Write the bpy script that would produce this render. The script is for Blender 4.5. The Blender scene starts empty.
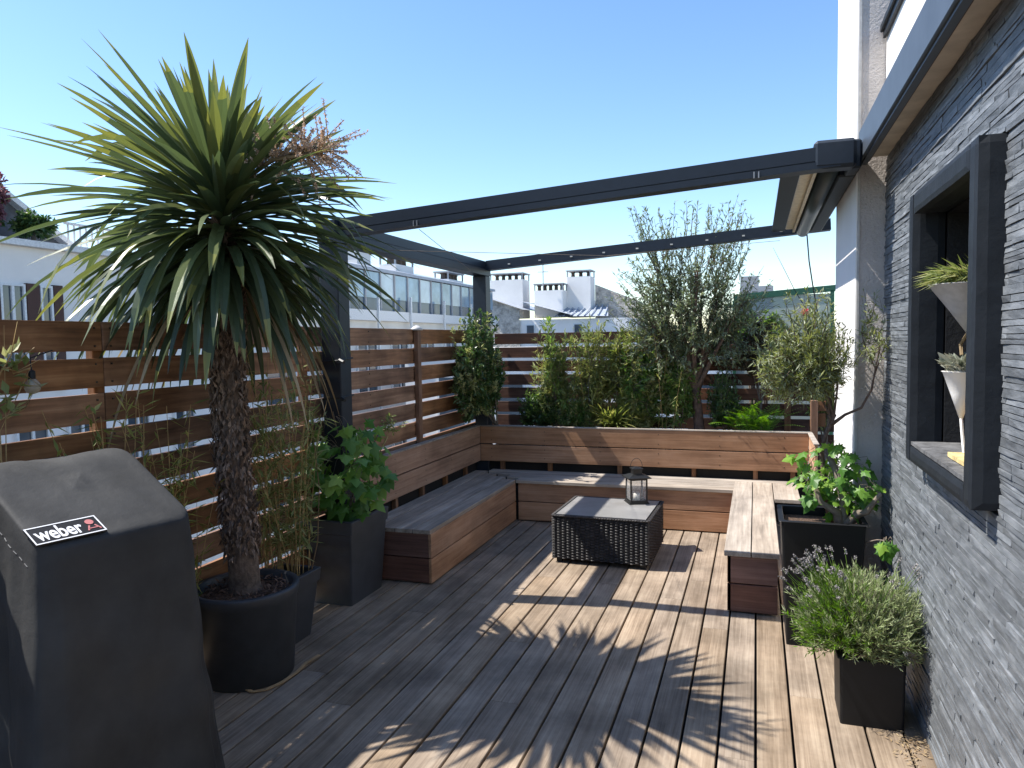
import bpy, math, random
from mathutils import Vector as V, Matrix, noise
R = math.radians
random.seed(11)
S = bpy.context.scene
COL = S.collection
PI = math.pi

# ------------------------------------------------------------------ helpers
class MB:
    """collects geometry with one float per face ('var') and builds ONE mesh object"""
    def __init__(s): s.v = []; s.f = []; s.a = []; s.m = []
    def add(s, vs, fs, var=None, m=0):
        o = len(s.v); s.v += [tuple(p) for p in vs]
        if var is None: var = random.random()
        for f in fs:
            s.f.append(tuple(i + o for i in f)); s.a.append(var); s.m.append(m)
    def box(s, x0, x1, y0, y1, z0, z1, var=None, m=0, b=0.0):
        if b <= 0:
            vs = [(x, y, z) for x in (x0, x1) for y in (y0, y1) for z in (z0, z1)]
            s.add(vs, [(0,1,3,2),(4,6,7,5),(0,4,5,1),(2,3,7,6),(0,2,6,4),(1,5,7,3)], var, m)
        else:
            b = min(b, (x1-x0)*.45, (y1-y0)*.45, (z1-z0)*.45)
            vs = []; idx = {}
            L = [(x0, x1), (y0, y1), (z0, z1)]
            for cx in (0,1):
                for cy in (0,1):
                    for cz in (0,1):
                        c = (cx, cy, cz)
                        for ax in range(3):
                            p = []
                            for k in range(3):
                                e = L[k][c[k]]
                                if k != ax: e += b if c[k] == 0 else -b
                                p.append(e)
                            idx[(c, ax)] = len(vs); vs.append(p)
            fs = []
            for ax in range(3):
                o1, o2 = [k for k in range(3) if k != ax]
                for sd in (0,1):
                    q = []
                    for (a, bb) in ((0,0),(1,0),(1,1),(0,1)):
                        c = [0,0,0]; c[ax] = sd; c[o1] = a; c[o2] = bb
                        q.append(idx[(tuple(c), ax)])
                    fs.append(q if (sd ^ (ax == 1)) else q[::-1])
            for ax in range(3):       # edges running along ax
                o1, o2 = [k for k in range(3) if k != ax]
                for a in (0,1):
                    for bb in (0,1):
                        c0 = [0,0,0]; c0[o1] = a; c0[o2] = bb; c1 = list(c0); c1[ax] = 1
                        c0 = tuple(c0); c1 = tuple(c1)
                        fs.append([idx[(c0,o1)], idx[(c0,o2)], idx[(c1,o2)], idx[(c1,o1)]])
            for cx in (0,1):
                for cy in (0,1):
                    for cz in (0,1):
                        c = (cx,cy,cz); fs.append([idx[(c,0)], idx[(c,1)], idx[(c,2)]])
            s.add(vs, fs, var, m)
    def beam(s, p0, p1, w, h, var=None, m=0):
        """box from p0 to p1 (centre line), w horizontal width, h vertical height"""
        p0, p1 = V(p0), V(p1); d = (p1-p0).normalized()
        sd = d.cross(V((0,0,1)))
        if sd.length < 1e-4: sd = V((1,0,0))
        sd.normalize(); up = sd.cross(d).normalized()
        vs = []
        for p in (p0, p1):
            for a, b in ((-1,-1),(1,-1),(1,1),(-1,1)): vs.append(p + sd*a*w/2 + up*b*h/2)
        s.add(vs, [(3,2,1,0),(4,5,6,7),(0,1,5,4),(1,2,6,5),(2,3,7,6),(3,0,4,7)], var, m)
    def tube(s, pts, rad, n=6, var=None, m=0, cap=True):
        pts = [V(p) for p in pts]
        if not isinstance(rad, (list, tuple)): rad = [rad]*len(pts)
        vs = []; fs = []; ref = V((.31,.17,.93)).normalized()
        for i, p in enumerate(pts):
            d = (pts[min(i+1, len(pts)-1)] - pts[max(i-1, 0)])
            if d.length < 1e-9: d = V((0,0,1))
            d.normalize()
            a = d.cross(ref)
            if a.length < .05: a = d.cross(V((1,0,0)))
            a.normalize(); b = d.cross(a)
            for k in range(n):
                t = 2*PI*k/n; vs.append(p + (a*math.cos(t) + b*math.sin(t))*rad[i])
        for i in range(len(pts)-1):
            for k in range(n):
                k2 = (k+1) % n
                fs.append((i*n+k, i*n+k2, (i+1)*n+k2, (i+1)*n+k))
        if cap:
            fs.append(tuple(range(n))[::-1]); fs.append(tuple(range((len(pts)-1)*n, len(pts)*n)))
        s.add(vs, fs, var, m)
    def lathe(s, c, prof, n=40, var=None, m=0):
        vs = []; fs = []
        for r, z in prof:
            for k in range(n):
                t = 2*PI*k/n; vs.append((c[0]+r*math.cos(t), c[1]+r*math.sin(t), c[2]+z))
        for i in range(len(prof)-1):
            for k in range(n):
                k2 = (k+1) % n; fs.append((i*n+k, i*n+k2, (i+1)*n+k2, (i+1)*n+k))
        fs.append(tuple(range(n))[::-1]); fs.append(tuple(range((len(prof)-1)*n, len(prof)*n)))
        s.add(vs, fs, var, m)
    def leaf(s, p, d, nrm, L, W, var=None, fold=.25, m=0, curl=0.0):
        p = V(p); d = V(d).normalized(); nrm = V(nrm)
        sd = d.cross(nrm)
        if sd.length < 1e-3: sd = d.cross(V((.3,.9,.2)))
        sd.normalize(); n2 = sd.cross(d)
        mid = p + d*L*.45 + n2*(curl*L*.5)
        e = mid + n2*fold*W
        tip = p + d*L - n2*curl*L*.3
        s.add([p, e + sd*W/2, tip, e - sd*W/2, mid], [(0,4,1),(4,2,1),(0,3,4),(4,3,2)], var, m)
    def blob_leaf(s, p, d, nrm, size, var=None, m=0, lobes=5, rnd=random):
        """lobed vine / maple leaf as a cupped fan"""
        p = V(p); d = V(d).normalized(); sd = d.cross(V(nrm))
        if sd.length < 1e-3: sd = d.cross(V((.3,.9,.2)))
        sd.normalize(); up = sd.cross(d)
        prof = [(-160,.30),(-128,.52),(-104,.36),(-72,.74),(-44,.46),(-22,.66),(0,1.0),(22,.66),(44,.46),(72,.74),(104,.36),(128,.52),(160,.30)]
        c = p + d*size*.42
        vs = [c + up*size*.06]
        droop = .25
        for a, r in prof:
            t = R(a); rr = r*size*.58*rnd.uniform(.9, 1.1)
            q = c + d*math.cos(t)*rr + sd*math.sin(t)*rr
            q -= up*(droop*rr*rr/size)
            vs.append(q)
        vs.append(p)
        n = len(prof)
        fs = [(0, i, i+1) for i in range(1, n)] + [(0, n, n+1), (0, n+1, 1)]
        s.add(vs, fs, var, m)
    def build(s, name, mats, parent=None, smooth=False, base=None):
        me = bpy.data.meshes.new(name)
        off = V((0,0,0))
        if parent is not None: off = parent['_w'] if False else V(WORLD[parent.name])
        elif base is not None: off = V(base)
        me.from_pydata([(p[0]-off.x, p[1]-off.y, p[2]-off.z) for p in s.v], [], s.f)
        at = me.attributes.new('var', 'FLOAT', 'FACE'); at.data.foreach_set('value', s.a)
        if not isinstance(mats, (list, tuple)): mats = [mats]
        for m in mats: me.materials.append(m)
        if len(mats) > 1: me.polygons.foreach_set('material_index', s.m)
        me.update()
        me.polygons.foreach_set('use_smooth', [smooth]*len(me.polygons))
        o = bpy.data.objects.new(name, me); COL.objects.link(o)
        if parent is not None: o.parent = parent; WORLD[o.name] = tuple(off)
        else: o.location = off; WORLD[o.name] = tuple(off)
        return o
WORLD = {}

def tag(o, label, cat, group=None):
    o['label'] = label; o['category'] = cat
    if group: o['group'] = group
    return o
def thing(name, label, cat, loc, group=None):
    o = bpy.data.objects.new(name, None); COL.objects.link(o); o.location = loc
    o.empty_display_size = .1
    WORLD[o.name] = tuple(loc)
    return tag(o, label, cat, group)
def struct(o, kind='structure'): o['kind'] = kind; return o
def copy_thing(root, loc, label):
    c = root.copy(); COL.objects.link(c); c.location = loc; c['label'] = label; WORLD[c.name] = tuple(loc)
    for ch in list(root.children):
        d = ch.copy(); COL.objects.link(d); d.parent = c
        for g in list(ch.children):
            e = g.copy(); COL.objects.link(e); e.parent = d
    return c

# ------------------------------------------------------------------ materials
def newmat(name):
    m = bpy.data.materials.new(name); m.use_nodes = True
    nt = m.node_tree; nt.nodes.clear()
    out = nt.nodes.new('ShaderNodeOutputMaterial'); b = nt.nodes.new('ShaderNodeBsdfPrincipled')
    nt.links.new(b.outputs[0], out.inputs[0])
    return m, nt, b, out
def nd(nt, t, **k):
    n = nt.nodes.new(t)
    for a, v in k.items():
        if a in n.inputs: n.inputs[a].default_value = v
        else: setattr(n, a, v)
    return n
def ramp(nt, stops, src):
    r = nt.nodes.new('ShaderNodeValToRGB'); e = r.color_ramp.elements
    e[0].position, e[0].color = stops[0][0], (*stops[0][1], 1)
    e[1].position, e[1].color = stops[-1][0], (*stops[-1][1], 1)
    for p, c in stops[1:-1]:
        q = e.new(p); q.color = (*c, 1)
    nt.links.new(src, r.inputs[0]); return r.outputs[0]
def bump(nt, b, src, strength, dist=.01):
    n = nd(nt, 'ShaderNodeBump', Strength=strength, Distance=dist)
    nt.links.new(src, n.inputs['Height']); nt.links.new(n.outputs[0], b.inputs['Normal'])
def coords(nt, scale, shift=True):
    tc = nt.nodes.new('ShaderNodeTexCoord'); mp = nt.nodes.new('ShaderNodeMapping')
    mp.inputs['Scale'].default_value = scale
    src = tc.outputs['Object']
    if shift:
        at = nd(nt, 'ShaderNodeAttribute', attribute_name='var')
        ml = nd(nt, 'ShaderNodeMath', operation='MULTIPLY'); ml.inputs[1].default_value = 23.7
        nt.links.new(at.outputs['Fac'], ml.inputs[0])
        va = nd(nt, 'ShaderNodeVectorMath', operation='ADD')
        nt.links.new(src, va.inputs[0]); nt.links.new(ml.outputs[0], va.inputs[1]); src = va.outputs[0]
    nt.links.new(src, mp.inputs[0]); return mp.outputs[0], tc
def wood(name, dark, mid, light, axis='Y', rough=.75, varamt=.35, grain=55, stain=.4, spec=.3):
    m, nt, b, _ = newmat(name)
    sc = {'X': (1.6, grain, grain), 'Y': (grain, 1.6, grain), 'Z': (grain, grain, 1.6)}[axis]
    vec, tc = coords(nt, sc)
    n1 = nd(nt, 'ShaderNodeTexNoise', Scale=1.0, Detail=6.0, Roughness=.62, Distortion=.5); nt.links.new(vec, n1.inputs['Vector'])
    sc2 = {'X': (1.2, 7, 7), 'Y': (7, 1.2, 7), 'Z': (7, 7, 1.2)}[axis]
    vec2, _ = coords(nt, sc2)
    n2 = nd(nt, 'ShaderNodeTexNoise', Scale=1.3, Detail=4.0, Roughness=.6); nt.links.new(vec2, n2.inputs['Vector'])
    n3 = nd(nt, 'ShaderNodeTexNoise', Scale=2.3, Detail=5.0, Roughness=.65); nt.links.new(tc.outputs['Object'], n3.inputs['Vector'])
    ad = nd(nt, 'ShaderNodeMath', operation='MULTIPLY_ADD'); ad.inputs[1].default_value = .5
    nt.links.new(n2.outputs['Fac'], ad.inputs[0])
    hf = nd(nt, 'ShaderNodeMath', operation='MULTIPLY'); hf.inputs[1].default_value = .5
    nt.links.new(n1.outputs['Fac'], hf.inputs[0]); nt.links.new(hf.outputs[0], ad.inputs[2])
    c = ramp(nt, [(.36, dark), (.5, mid), (.64, light)], ad.outputs[0])
    at = nd(nt, 'ShaderNodeAttribute', attribute_name='var')
    mr = nd(nt, 'ShaderNodeMapRange'); mr.inputs[3].default_value = 1-varamt; mr.inputs[4].default_value = 1+varamt*.55
    nt.links.new(at.outputs['Fac'], mr.inputs[0])
    mr2 = nd(nt, 'ShaderNodeMapRange'); mr2.inputs[1].default_value = .35; mr2.inputs[2].default_value = .65
    mr2.inputs[3].default_value = 1-stain*.6; mr2.inputs[4].default_value = 1+stain*.25
    nt.links.new(n3.outputs['Fac'], mr2.inputs[0])
    mm = nd(nt, 'ShaderNodeMath', operation='MULTIPLY'); nt.links.new(mr.outputs[0], mm.inputs[0]); nt.links.new(mr2.outputs[0], mm.inputs[1])
    vm = nd(nt, 'ShaderNodeVectorMath', operation='SCALE'); nt.links.new(c, vm.inputs[0]); nt.links.new(mm.outputs[0], vm.inputs['Scale'])
    # small hue shift per board
    hs = nd(nt, 'ShaderNodeHueSaturation')
    wn = nd(nt, 'ShaderNodeTexWhiteNoise', noise_dimensions='1D'); nt.links.new(at.outputs['Fac'], wn.inputs['W'])
    mr3 = nd(nt, 'ShaderNodeMapRange'); mr3.inputs[3].default_value = .88; mr3.inputs[4].default_value = 1.12
    nt.links.new(wn.outputs['Value'], mr3.inputs[0]); nt.links.new(mr3.outputs[0], hs.inputs['Saturation'])
    nt.links.new(vm.outputs[0], hs.inputs['Color']); nt.links.new(hs.outputs[0], b.inputs['Base Color'])
    b.inputs['Roughness'].default_value = rough; b.inputs['Specular IOR Level'].default_value = spec
    bump(nt, b, n1.outputs['Fac'], .45, .003)
    return m
def plain(name, col, rough=.5, metal=0, spec=.5, nscale=30, namt=.15, bmp=0.0, bscale=80, bdist=.002, varamt=0.0):
    m, nt, b, _ = newmat(name)
    tc = nt.nodes.new('ShaderNodeTexCoord')
    n = nd(nt, 'ShaderNodeTexNoise', Scale=nscale, Detail=5.0, Roughness=.6); nt.links.new(tc.outputs['Object'], n.inputs['Vector'])
    c = ramp(nt, [(.3, tuple(x*(1-namt) for x in col)), (.7, tuple(min(1, x*(1+namt)) for x in col))], n.outputs['Fac'])
    if varamt:
        at = nd(nt, 'ShaderNodeAttribute', attribute_name='var')
        mr = nd(nt, 'ShaderNodeMapRange'); mr.inputs[3].default_value = 1-varamt; mr.inputs[4].default_value = 1+varamt
        nt.links.new(at.outputs['Fac'], mr.inputs[0])
        vm = nd(nt, 'ShaderNodeVectorMath', operation='SCALE'); nt.links.new(c, vm.inputs[0]); nt.links.new(mr.outputs[0], vm.inputs['Scale']); c = vm.outputs[0]
    nt.links.new(c, b.inputs['Base Color'])
    b.inputs['Roughness'].default_value = rough; b.inputs['Metallic'].default_value = metal; b.inputs['Specular IOR Level'].default_value = spec
    if bmp:
        n2 = nd(nt, 'ShaderNodeTexNoise', Scale=bscale, Detail=6.0, Roughness=.65); nt.links.new(tc.outputs['Object'], n2.inputs['Vector'])
        bump(nt, b, n2.outputs['Fac'], bmp, bdist)
    return m
def leafmat(name, a, b_, c_, trans=.35, rough=.45, spec=.4, back=None):
    """three tones spread over the leaves by 'var'; light passes through a little"""
    m, nt, b, out = newmat(name)
    at = nd(nt, 'ShaderNodeAttribute', attribute_name='var')
    c = ramp(nt, [(0, a), (.55, b_), (1, c_)], at.outputs['Fac'])
    if back:
        g = nt.nodes.new('ShaderNodeNewGeometry'); mx = nd(nt, 'ShaderNodeMix', data_type='RGBA')
        nt.links.new(g.outputs['Backfacing'], mx.inputs[0]); nt.links.new(c, mx.inputs[6]); mx.inputs[7].default_value = (*back, 1); c = mx.outputs[2]
    nt.links.new(c, b.inputs['Base Color']); b.inputs['Roughness'].default_value = rough; b.inputs['Specular IOR Level'].default_value = spec
    t = nt.nodes.new('ShaderNodeBsdfTranslucent')
    hs = nd(nt, 'ShaderNodeHueSaturation', Saturation=1.2, Value=1.5); nt.links.new(c, hs.inputs['Color']); nt.links.new(hs.outputs[0], t.inputs[0])
    ms = nt.nodes.new('ShaderNodeMixShader'); ms.inputs[0].default_value = trans
    nt.links.new(b.outputs[0], ms.inputs[1]); nt.links.new(t.outputs[0], ms.inputs[2]); nt.links.new(ms.outputs[0], out.inputs[0])
    return m
def glass(name, col=(1,1,1), rough=0.0, mixf=.85):
    m, nt, b, out = newmat(name)
    t = nt.nodes.new('ShaderNodeBsdfTransparent'); t.inputs[0].default_value = (*col, 1)
    b.inputs['Base Color'].default_value = (*[x*.6 for x in col], 1); b.inputs['Roughness'].default_value = rough
    ms = nt.nodes.new('ShaderNodeMixShader'); ms.inputs[0].default_value = mixf
    nt.links.new(b.outputs[0], ms.inputs[1]); nt.links.new(t.outputs[0], ms.inputs[2]); nt.links.new(ms.outputs[0], out.inputs[0])
    return m

DECK = wood('deck_wood', (.170,.124,.084), (.278,.212,.150), (.378,.300,.218), 'Y', .8, .11, 85, .6)
SEATY = wood('weathered_seat_wood_long', (.19,.16,.13), (.32,.27,.22), (.44,.385,.32), 'Y', .85, .15, 45, .3)
SEATX = wood('weathered_seat_wood_cross', (.19,.16,.13), (.32,.27,.22), (.44,.385,.32), 'X', .85, .15, 45, .3)
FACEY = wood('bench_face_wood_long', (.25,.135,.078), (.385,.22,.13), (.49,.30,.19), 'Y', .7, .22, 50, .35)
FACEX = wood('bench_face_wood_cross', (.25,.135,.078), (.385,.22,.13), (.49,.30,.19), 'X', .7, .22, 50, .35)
DARKX = wood('bench_end_wood_cross', (.10,.048,.034), (.17,.082,.058), (.24,.125,.09), 'X', .7, .22, 50, .35)  # face wood darkened, the shade on the bench ends put into its colour
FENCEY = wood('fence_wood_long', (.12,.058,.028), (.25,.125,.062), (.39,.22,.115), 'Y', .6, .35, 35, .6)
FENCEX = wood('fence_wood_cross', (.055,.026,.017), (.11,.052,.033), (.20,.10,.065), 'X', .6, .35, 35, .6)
POSTW = wood('fence_post_wood', (.12,.055,.028), (.22,.11,.055), (.32,.17,.09), 'Z', .65, .2, 40, .4)
DECKJ = plain('dark_joist', (.012,.01,.009), .9)
METAL = plain('anthracite_metal', (.013,.019,.028), .45, .0, .35, 20, .12, .05, 300, .0004)
METALD = plain('dark_metal', (.010,.013,.016), .5, spec=.35)
CASS = plain('dark_green_metal', (.025,.035,.034), .4)
CREAMF = plain('cream_fabric', (.62,.55,.40), .8, bmp=.2, bscale=200)
STUCCO = plain('stucco', (.50,.455,.42), .95, bmp=1.0, bscale=60, bdist=.012, nscale=5, namt=.12)
WHITEP = plain('white_plaster', (.78,.76,.72), .9, bmp=.15, bscale=80, nscale=3, namt=.04)
SOFFIT = plain('soffit_plaster', (.58,.51,.42), .9, nscale=6, namt=.18, bmp=.2, bscale=40)
FASC = plain('grey_fascia_paint', (.055,.068,.085), .5, nscale=8, namt=.12, bmp=.1, bscale=30, bdist=.004)
FRAME = plain('black_niche_paint', (.013,.016,.020), .6, spec=.25, nscale=14, namt=.2, bmp=.2, bscale=38, bdist=.006)
FRAMED = plain('matt_black_paint', (.004,.0045,.006), .7, nscale=14, namt=.3, bmp=.6, bscale=50, bdist=.005)
SILLP = plain('worn_grey_sill', (.10,.10,.10), .8, nscale=18, namt=.6, bmp=.4, bscale=50)
YELLOW = plain('worn_yellow_board', (.55,.42,.18), .8, nscale=25, namt=.4)
PLASTIC = plain('anthracite_plastic', (.040,.043,.048), .5, bmp=.12, bscale=160, nscale=9, namt=.2)
PLASTICB = plain('black_plastic', (.006,.0065,.0075), .5, spec=.3, bmp=.1, bscale=160, nscale=9, namt=.2)
SOIL = plain('bark_soil', (.06,.035,.022), .95, nscale=60, namt=.6, bmp=1., bscale=60, bdist=.02, varamt=.6)
CHIP = plain('bark_chips', (.13,.075,.048), .9, nscale=40, namt=.4, varamt=.7)
BARK = plain('palm_bark', (.23,.165,.12), .95, nscale=40, namt=.45, bmp=1., bscale=50, bdist=.01, varamt=.55)
OBARK = plain('olive_bark', (.13,.085,.062), .95, nscale=30, namt=.4, bmp=1., bscale=45, bdist=.01)
TWIG = plain('grey_twig', (.16,.13,.10), .9, nscale=40, namt=.3)
STRAWST = plain('straw_stem', (.38,.26,.10), .6, nscale=20, namt=.35)
CLOTH = plain('grill_cover_cloth', (.040,.040,.039), .72, spec=.25, nscale=4, namt=.3, bmp=.3, bscale=5, bdist=.02)
LABELK = plain('label_black', (.006,.006,.007), .5, namt=0)
LABELW = plain('label_white', (.72,.72,.72), .5, namt=0)
LABELR = plain('label_red', (.48,.17,.16), .5, namt=0)
WICK = plain('black_wicker', (.034,.031,.03), .55, nscale=60, namt=.3, varamt=.45, spec=.35)
WICKIN = plain('black_wicker_core', (.006,.006,.006), .8)
TTOP = plain('grey_table_glass', (.24,.235,.225), .32, nscale=7, namt=.16)
LANT = plain('black_lantern_metal', (.012,.012,.012), .4)
CAND = plain('candle_wax', (.75,.72,.64), .5, namt=.02)
GLASS = glass('clear_glass')
SCREW = plain('screw_head', (.05,.045,.04), .4, .8, namt=0)
ROPE = plain('dry_leaf', (.42,.27,.13), .7, nscale=30, namt=.2)

def slatemat():
    m, nt, b, _ = newmat('painted_slate')
    at = nd(nt, 'ShaderNodeAttribute', attribute_name='var')
    tc = nt.nodes.new('ShaderNodeTexCoord')
    mp = nt.nodes.new('ShaderNodeMapping'); mp.inputs['Scale'].default_value = (6, 6, 26); nt.links.new(tc.outputs['Object'], mp.inputs[0])
    n = nd(nt, 'ShaderNodeTexNoise', Scale=1.6, Detail=7.0, Roughness=.68); nt.links.new(mp.outputs[0], n.inputs['Vector'])
    c = ramp(nt, [(.3, (.080,.088,.096)), (.5, (.132,.143,.153)), (.74, (.21,.222,.234))], n.outputs['Fac'])
    mr = nd(nt, 'ShaderNodeMapRange'); mr.inputs[3].default_value = .72; mr.inputs[4].default_value = 1.3; nt.links.new(at.outputs['Fac'], mr.inputs[0])
    vm = nd(nt, 'ShaderNodeVectorMath', operation='SCALE'); nt.links.new(c, vm.inputs[0]); nt.links.new(mr.outputs[0], vm.inputs['Scale'])
    nt.links.new(vm.outputs[0], b.inputs['Base Color']); b.inputs['Roughness'].default_value = .55; b.inputs['Specular IOR Level'].default_value = .45
    mp2 = nt.nodes.new('ShaderNodeMapping'); mp2.inputs['Scale'].default_value = (30, 30, 90); nt.links.new(tc.outputs['Object'], mp2.inputs[0])
    n2 = nd(nt, 'ShaderNodeTexNoise', Scale=1.5, Detail=8.0, Roughness=.7); nt.links.new(mp2.outputs[0], n2.inputs['Vector'])
    bump(nt, b, n2.outputs['Fac'], .45, .005)
    return m
SLATE = slatemat()

L_PALM = leafmat('palm_leaf', (.045,.066,.034), (.105,.138,.058), (.22,.23,.07), .25, .36, .5)
L_DRY = leafmat('palm_dry_leaf', (.20,.13,.07), (.34,.25,.14), (.42,.33,.2), .2, .7, .2)
L_OLIVE = leafmat('olive_leaf', (.085,.115,.05), (.19,.23,.11), (.34,.38,.22), .28, .45, .35, back=(.22,.26,.16))
L_OLIVE2 = leafmat('small_olive_leaf', (.13,.16,.05), (.28,.31,.10), (.46,.47,.20), .3, .45, .4, back=(.26,.29,.17))
L_VINE = leafmat('vine_leaf', (.05,.13,.022), (.10,.23,.035), (.22,.36,.05), .42, .45, .4)
L_GRAPE = leafmat('grape_leaf', (.06,.15,.03), (.12,.25,.05), (.25,.38,.09), .4, .45, .4)
L_DARK = leafmat('dark_shrub_leaf', (.03,.065,.022), (.07,.125,.038), (.17,.22,.06), .25, .35, .5)
L_YEL = leafmat('young_leaf', (.12,.16,.05), (.24,.27,.10), (.42,.41,.20), .35, .5, .3)
L_BAMB = leafmat('bamboo_leaf', (.11,.15,.045), (.24,.27,.08), (.44,.42,.16), .4, .5, .3)
L_GREEN = leafmat('bright_shrub_leaf', (.07,.13,.035), (.15,.24,.06), (.30,.38,.12), .42, .4, .4)
L_FERN = leafmat('fern_leaf', (.06,.15,.025), (.13,.27,.04), (.25,.40,.07), .45, .5, .3)
L_LAV = leafmat('lavender_leaf', (.13,.17,.065), (.27,.32,.15), (.50,.53,.33), .3, .6, .2)
L_LAVG = leafmat('lavender_green_leaf', (.07,.14,.025), (.14,.24,.04), (.25,.34,.08), .4, .6, .2)
L_LFL = leafmat('lavender_bud', (.16,.15,.16), (.27,.25,.24), (.36,.33,.3), .1, .8, .1)
L_PINK = leafmat('pink_blossom', (.16,.06,.07), (.26,.13,.14), (.38,.23,.22), .3, .6, .2)
L_PANI = leafmat('dry_blossom', (.38,.27,.19), (.58,.44,.34), (.72,.60,.48), .2, .8, .1)
L_SUCC = leafmat('grey_succulent', (.16,.18,.13), (.28,.29,.22), (.42,.42,.34), .15, .6, .3)

# ------------------------------------------------------------------ world, sun, camera
SUND = V((.685, .115, -1.0)).normalized()       # the way the light travels
w = bpy.data.worlds.new("World"); S.world = w; w.use_nodes = True
nt = w.node_tree; bg = nt.nodes['Background']
sky = nt.nodes.new('ShaderNodeTexSky'); sky.sky_type = 'NISHITA'; sky.sun_disc = False
sky.sun_elevation = math.asin(-SUND.z); sky.sun_rotation = math.atan2(-SUND.x, -SUND.y)
sky.altitude = 50; sky.air_density = 1.1; sky.dust_density = .3; sky.ozone_density = 3.0
hs = nt.nodes.new('ShaderNodeHueSaturation'); hs.inputs['Saturation'].default_value = 1.14; hs.inputs['Hue'].default_value = .506
nt.links.new(sky.outputs[0], hs.inputs['Color']); nt.links.new(hs.outputs[0], bg.inputs[0]); bg.inputs[1].default_value = .128
sl = bpy.data.lights.new('sun', 'SUN'); sl.energy = 4.6; sl.angle = R(.53); sl.color = (1, .955, .89)
so = bpy.data.objects.new('sun', sl); COL.objects.link(so); so.rotation_mode = 'QUATERNION'
so.rotation_quaternion = SUND.to_track_quat('-Z', 'Y'); so.location = (-6, -1, 9)

cam = bpy.data.cameras.new('camera'); co = bpy.data.objects.new('camera', cam); COL.objects.link(co); S.camera = co
cam.sensor_fit = 'HORIZONTAL'; cam.sensor_width = 36; cam.lens = 737.46/1024*36; cam.clip_start = .05; cam.clip_end = 3000
yaw, pitch, roll = .3198, .0589, -.016
fw = V((-math.sin(yaw)*math.cos(pitch), math.cos(yaw)*math.cos(pitch), -math.sin(pitch)))
rt = V((math.cos(yaw), math.sin(yaw), 0)); up = rt.cross(fw)
r2 = rt*math.cos(roll) - up*math.sin(roll)*-1*-1
u2 = r2.cross(fw)
# positive image-plane rotation used in the calibration
a_ = roll
r2 = rt*math.cos(a_) + up*math.sin(a_)
u2 = up*math.cos(a_) - rt*math.sin(a_)
M = Matrix((r2, u2, -fw)).transposed().to_4x4(); M.translation = V((0, 0, 1.7)); co.matrix_world = M

S.render.engine = 'CYCLES'
S.view_settings.view_transform = 'Standard'; S.view_settings.look = 'None'; S.view_settings.gamma = 1
S.view_settings.exposure = 1.02
S.cycles.max_bounces = 8; S.cycles.transparent_max_bounces = 16

# ------------------------------------------------------------------ setting
ASPH = plain('distant_ground', (.10,.10,.095), .95, nscale=.05, namt=.3)
g = MB(); g.add([(-900,-900,-18),(900,-900,-18),(900,1500,-18),(-900,1500,-18)], [(0,1,2,3)]); struct(g.build('ground', ASPH))
ROOFM = plain('roof_concrete', (.22,.21,.2), .95)
g = MB(); g.box(-3.05, 6.0, -3.2, 8.25, -.45, -.10); struct(g.build('terrace_slab', ROOFM))
g = MB(); g.box(-3.0, 1.0, -3.1, 8.15, -.094, -.05); struct(g.build('deck_joists', DECKJ))
g = MB()
for k in range(-20, 6):
    xa = .0046 + .15*k + .0055; xb = xa + .139
    y = -2.9 + random.random()*2.9; ya = -3.0
    dz0 = random.uniform(-.0012, .0012)
    cuts = []
    while y < 7.9:
        cuts.append(y); y += random.choice((3.1, 3.9, 4.4))
    cuts.append(8.1); p = ya
    for c in cuts:
        if c - p > .05: g.box(xa, xb, p, c-.002, -.028, dz0, b=.0025)
        p = c
struct(g.build('deck', DECK))

# ------------------------------------------------------------------ the house on the right
house = thing('house', 'house wall clad in dark split slate with a black framed niche', 'house', (.7, 2, 0))
XW = .688
NY0, NY1, NZ0, NZ1 = 2.50, 3.52, 1.165, 2.28
rs = random.Random(5)
g = MB(); z = 0.0; Y0, Y1 = -1.6, 4.62
def piece(y0, y1, z0, z1):
    if y1-y0 < .02 or z1-z0 < .006: return
    d = ROWD[0] + rs.choice((0, .0005, .001, .002)) + rs.random()*.001; va = rs.random()
    n = max(1, int((y1-y0)/.09)); vs = []; fs = []
    zt = z1 - rs.uniform(.0008, .0022)
    for i in range(n+1):
        yy = y0+.0015 + (y1-y0-.003)*i/n
        a = rs.uniform(-.0025, .0025); b = rs.uniform(-.0025, .0025)
        vs += [(XW+.03, yy, z0), (XW-d+a, yy, z0+rs.uniform(0,.0015)), (XW-d+b, yy, zt+rs.uniform(-.0015,.001)), (XW+.03, yy, zt)]
    for i in range(n):
        o = 4*i
        fs += [(o+1, o+5, o+6, o+2), (o, o+4, o+5, o+1), (o+2, o+6, o+7, o+3)]
    fs += [(0,1,2,3), (4*n+3, 4*n+2, 4*n+1, 4*n)]
    g.add(vs, fs, va)
ROWD = [0]
while z < 2.68:
    ROWD[0] = rs.choice((0, .0015, .003, .0055))
    h = rs.choice((.015, .018, .022, .027)); z1 = min(z+h, 2.685)
    y = Y0
    while y < Y1:
        L = rs.uniform(.14, .50); y1 = min(y+L, Y1)
        if y1 < NY0 or y > NY1 or z1 < NZ0 or z > NZ1: piece(y, y1, z, z1)
        else:
            if y < NY0: piece(y, NY0, z, z1)
            if y1 > NY1: piece(NY1, y1, z, z1)
            if z < NZ0 < z1: piece(max(y,NY0), min(y1,NY1), z, NZ0)
            if z < NZ1 < z1: piece(max(y,NY0), min(y1,NY1), NZ1, z1)
        y = y1
    z = z1
g.build('slate_cladding', SLATE, house)
g = MB()   # masonry behind the slate, open at the niche
g.box(XW+.028, 1.6, Y0, NY0+.03, -.09, 2.70); g.box(XW+.028, 1.6, NY1-.03, Y1, -.09, 2.70)
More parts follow.
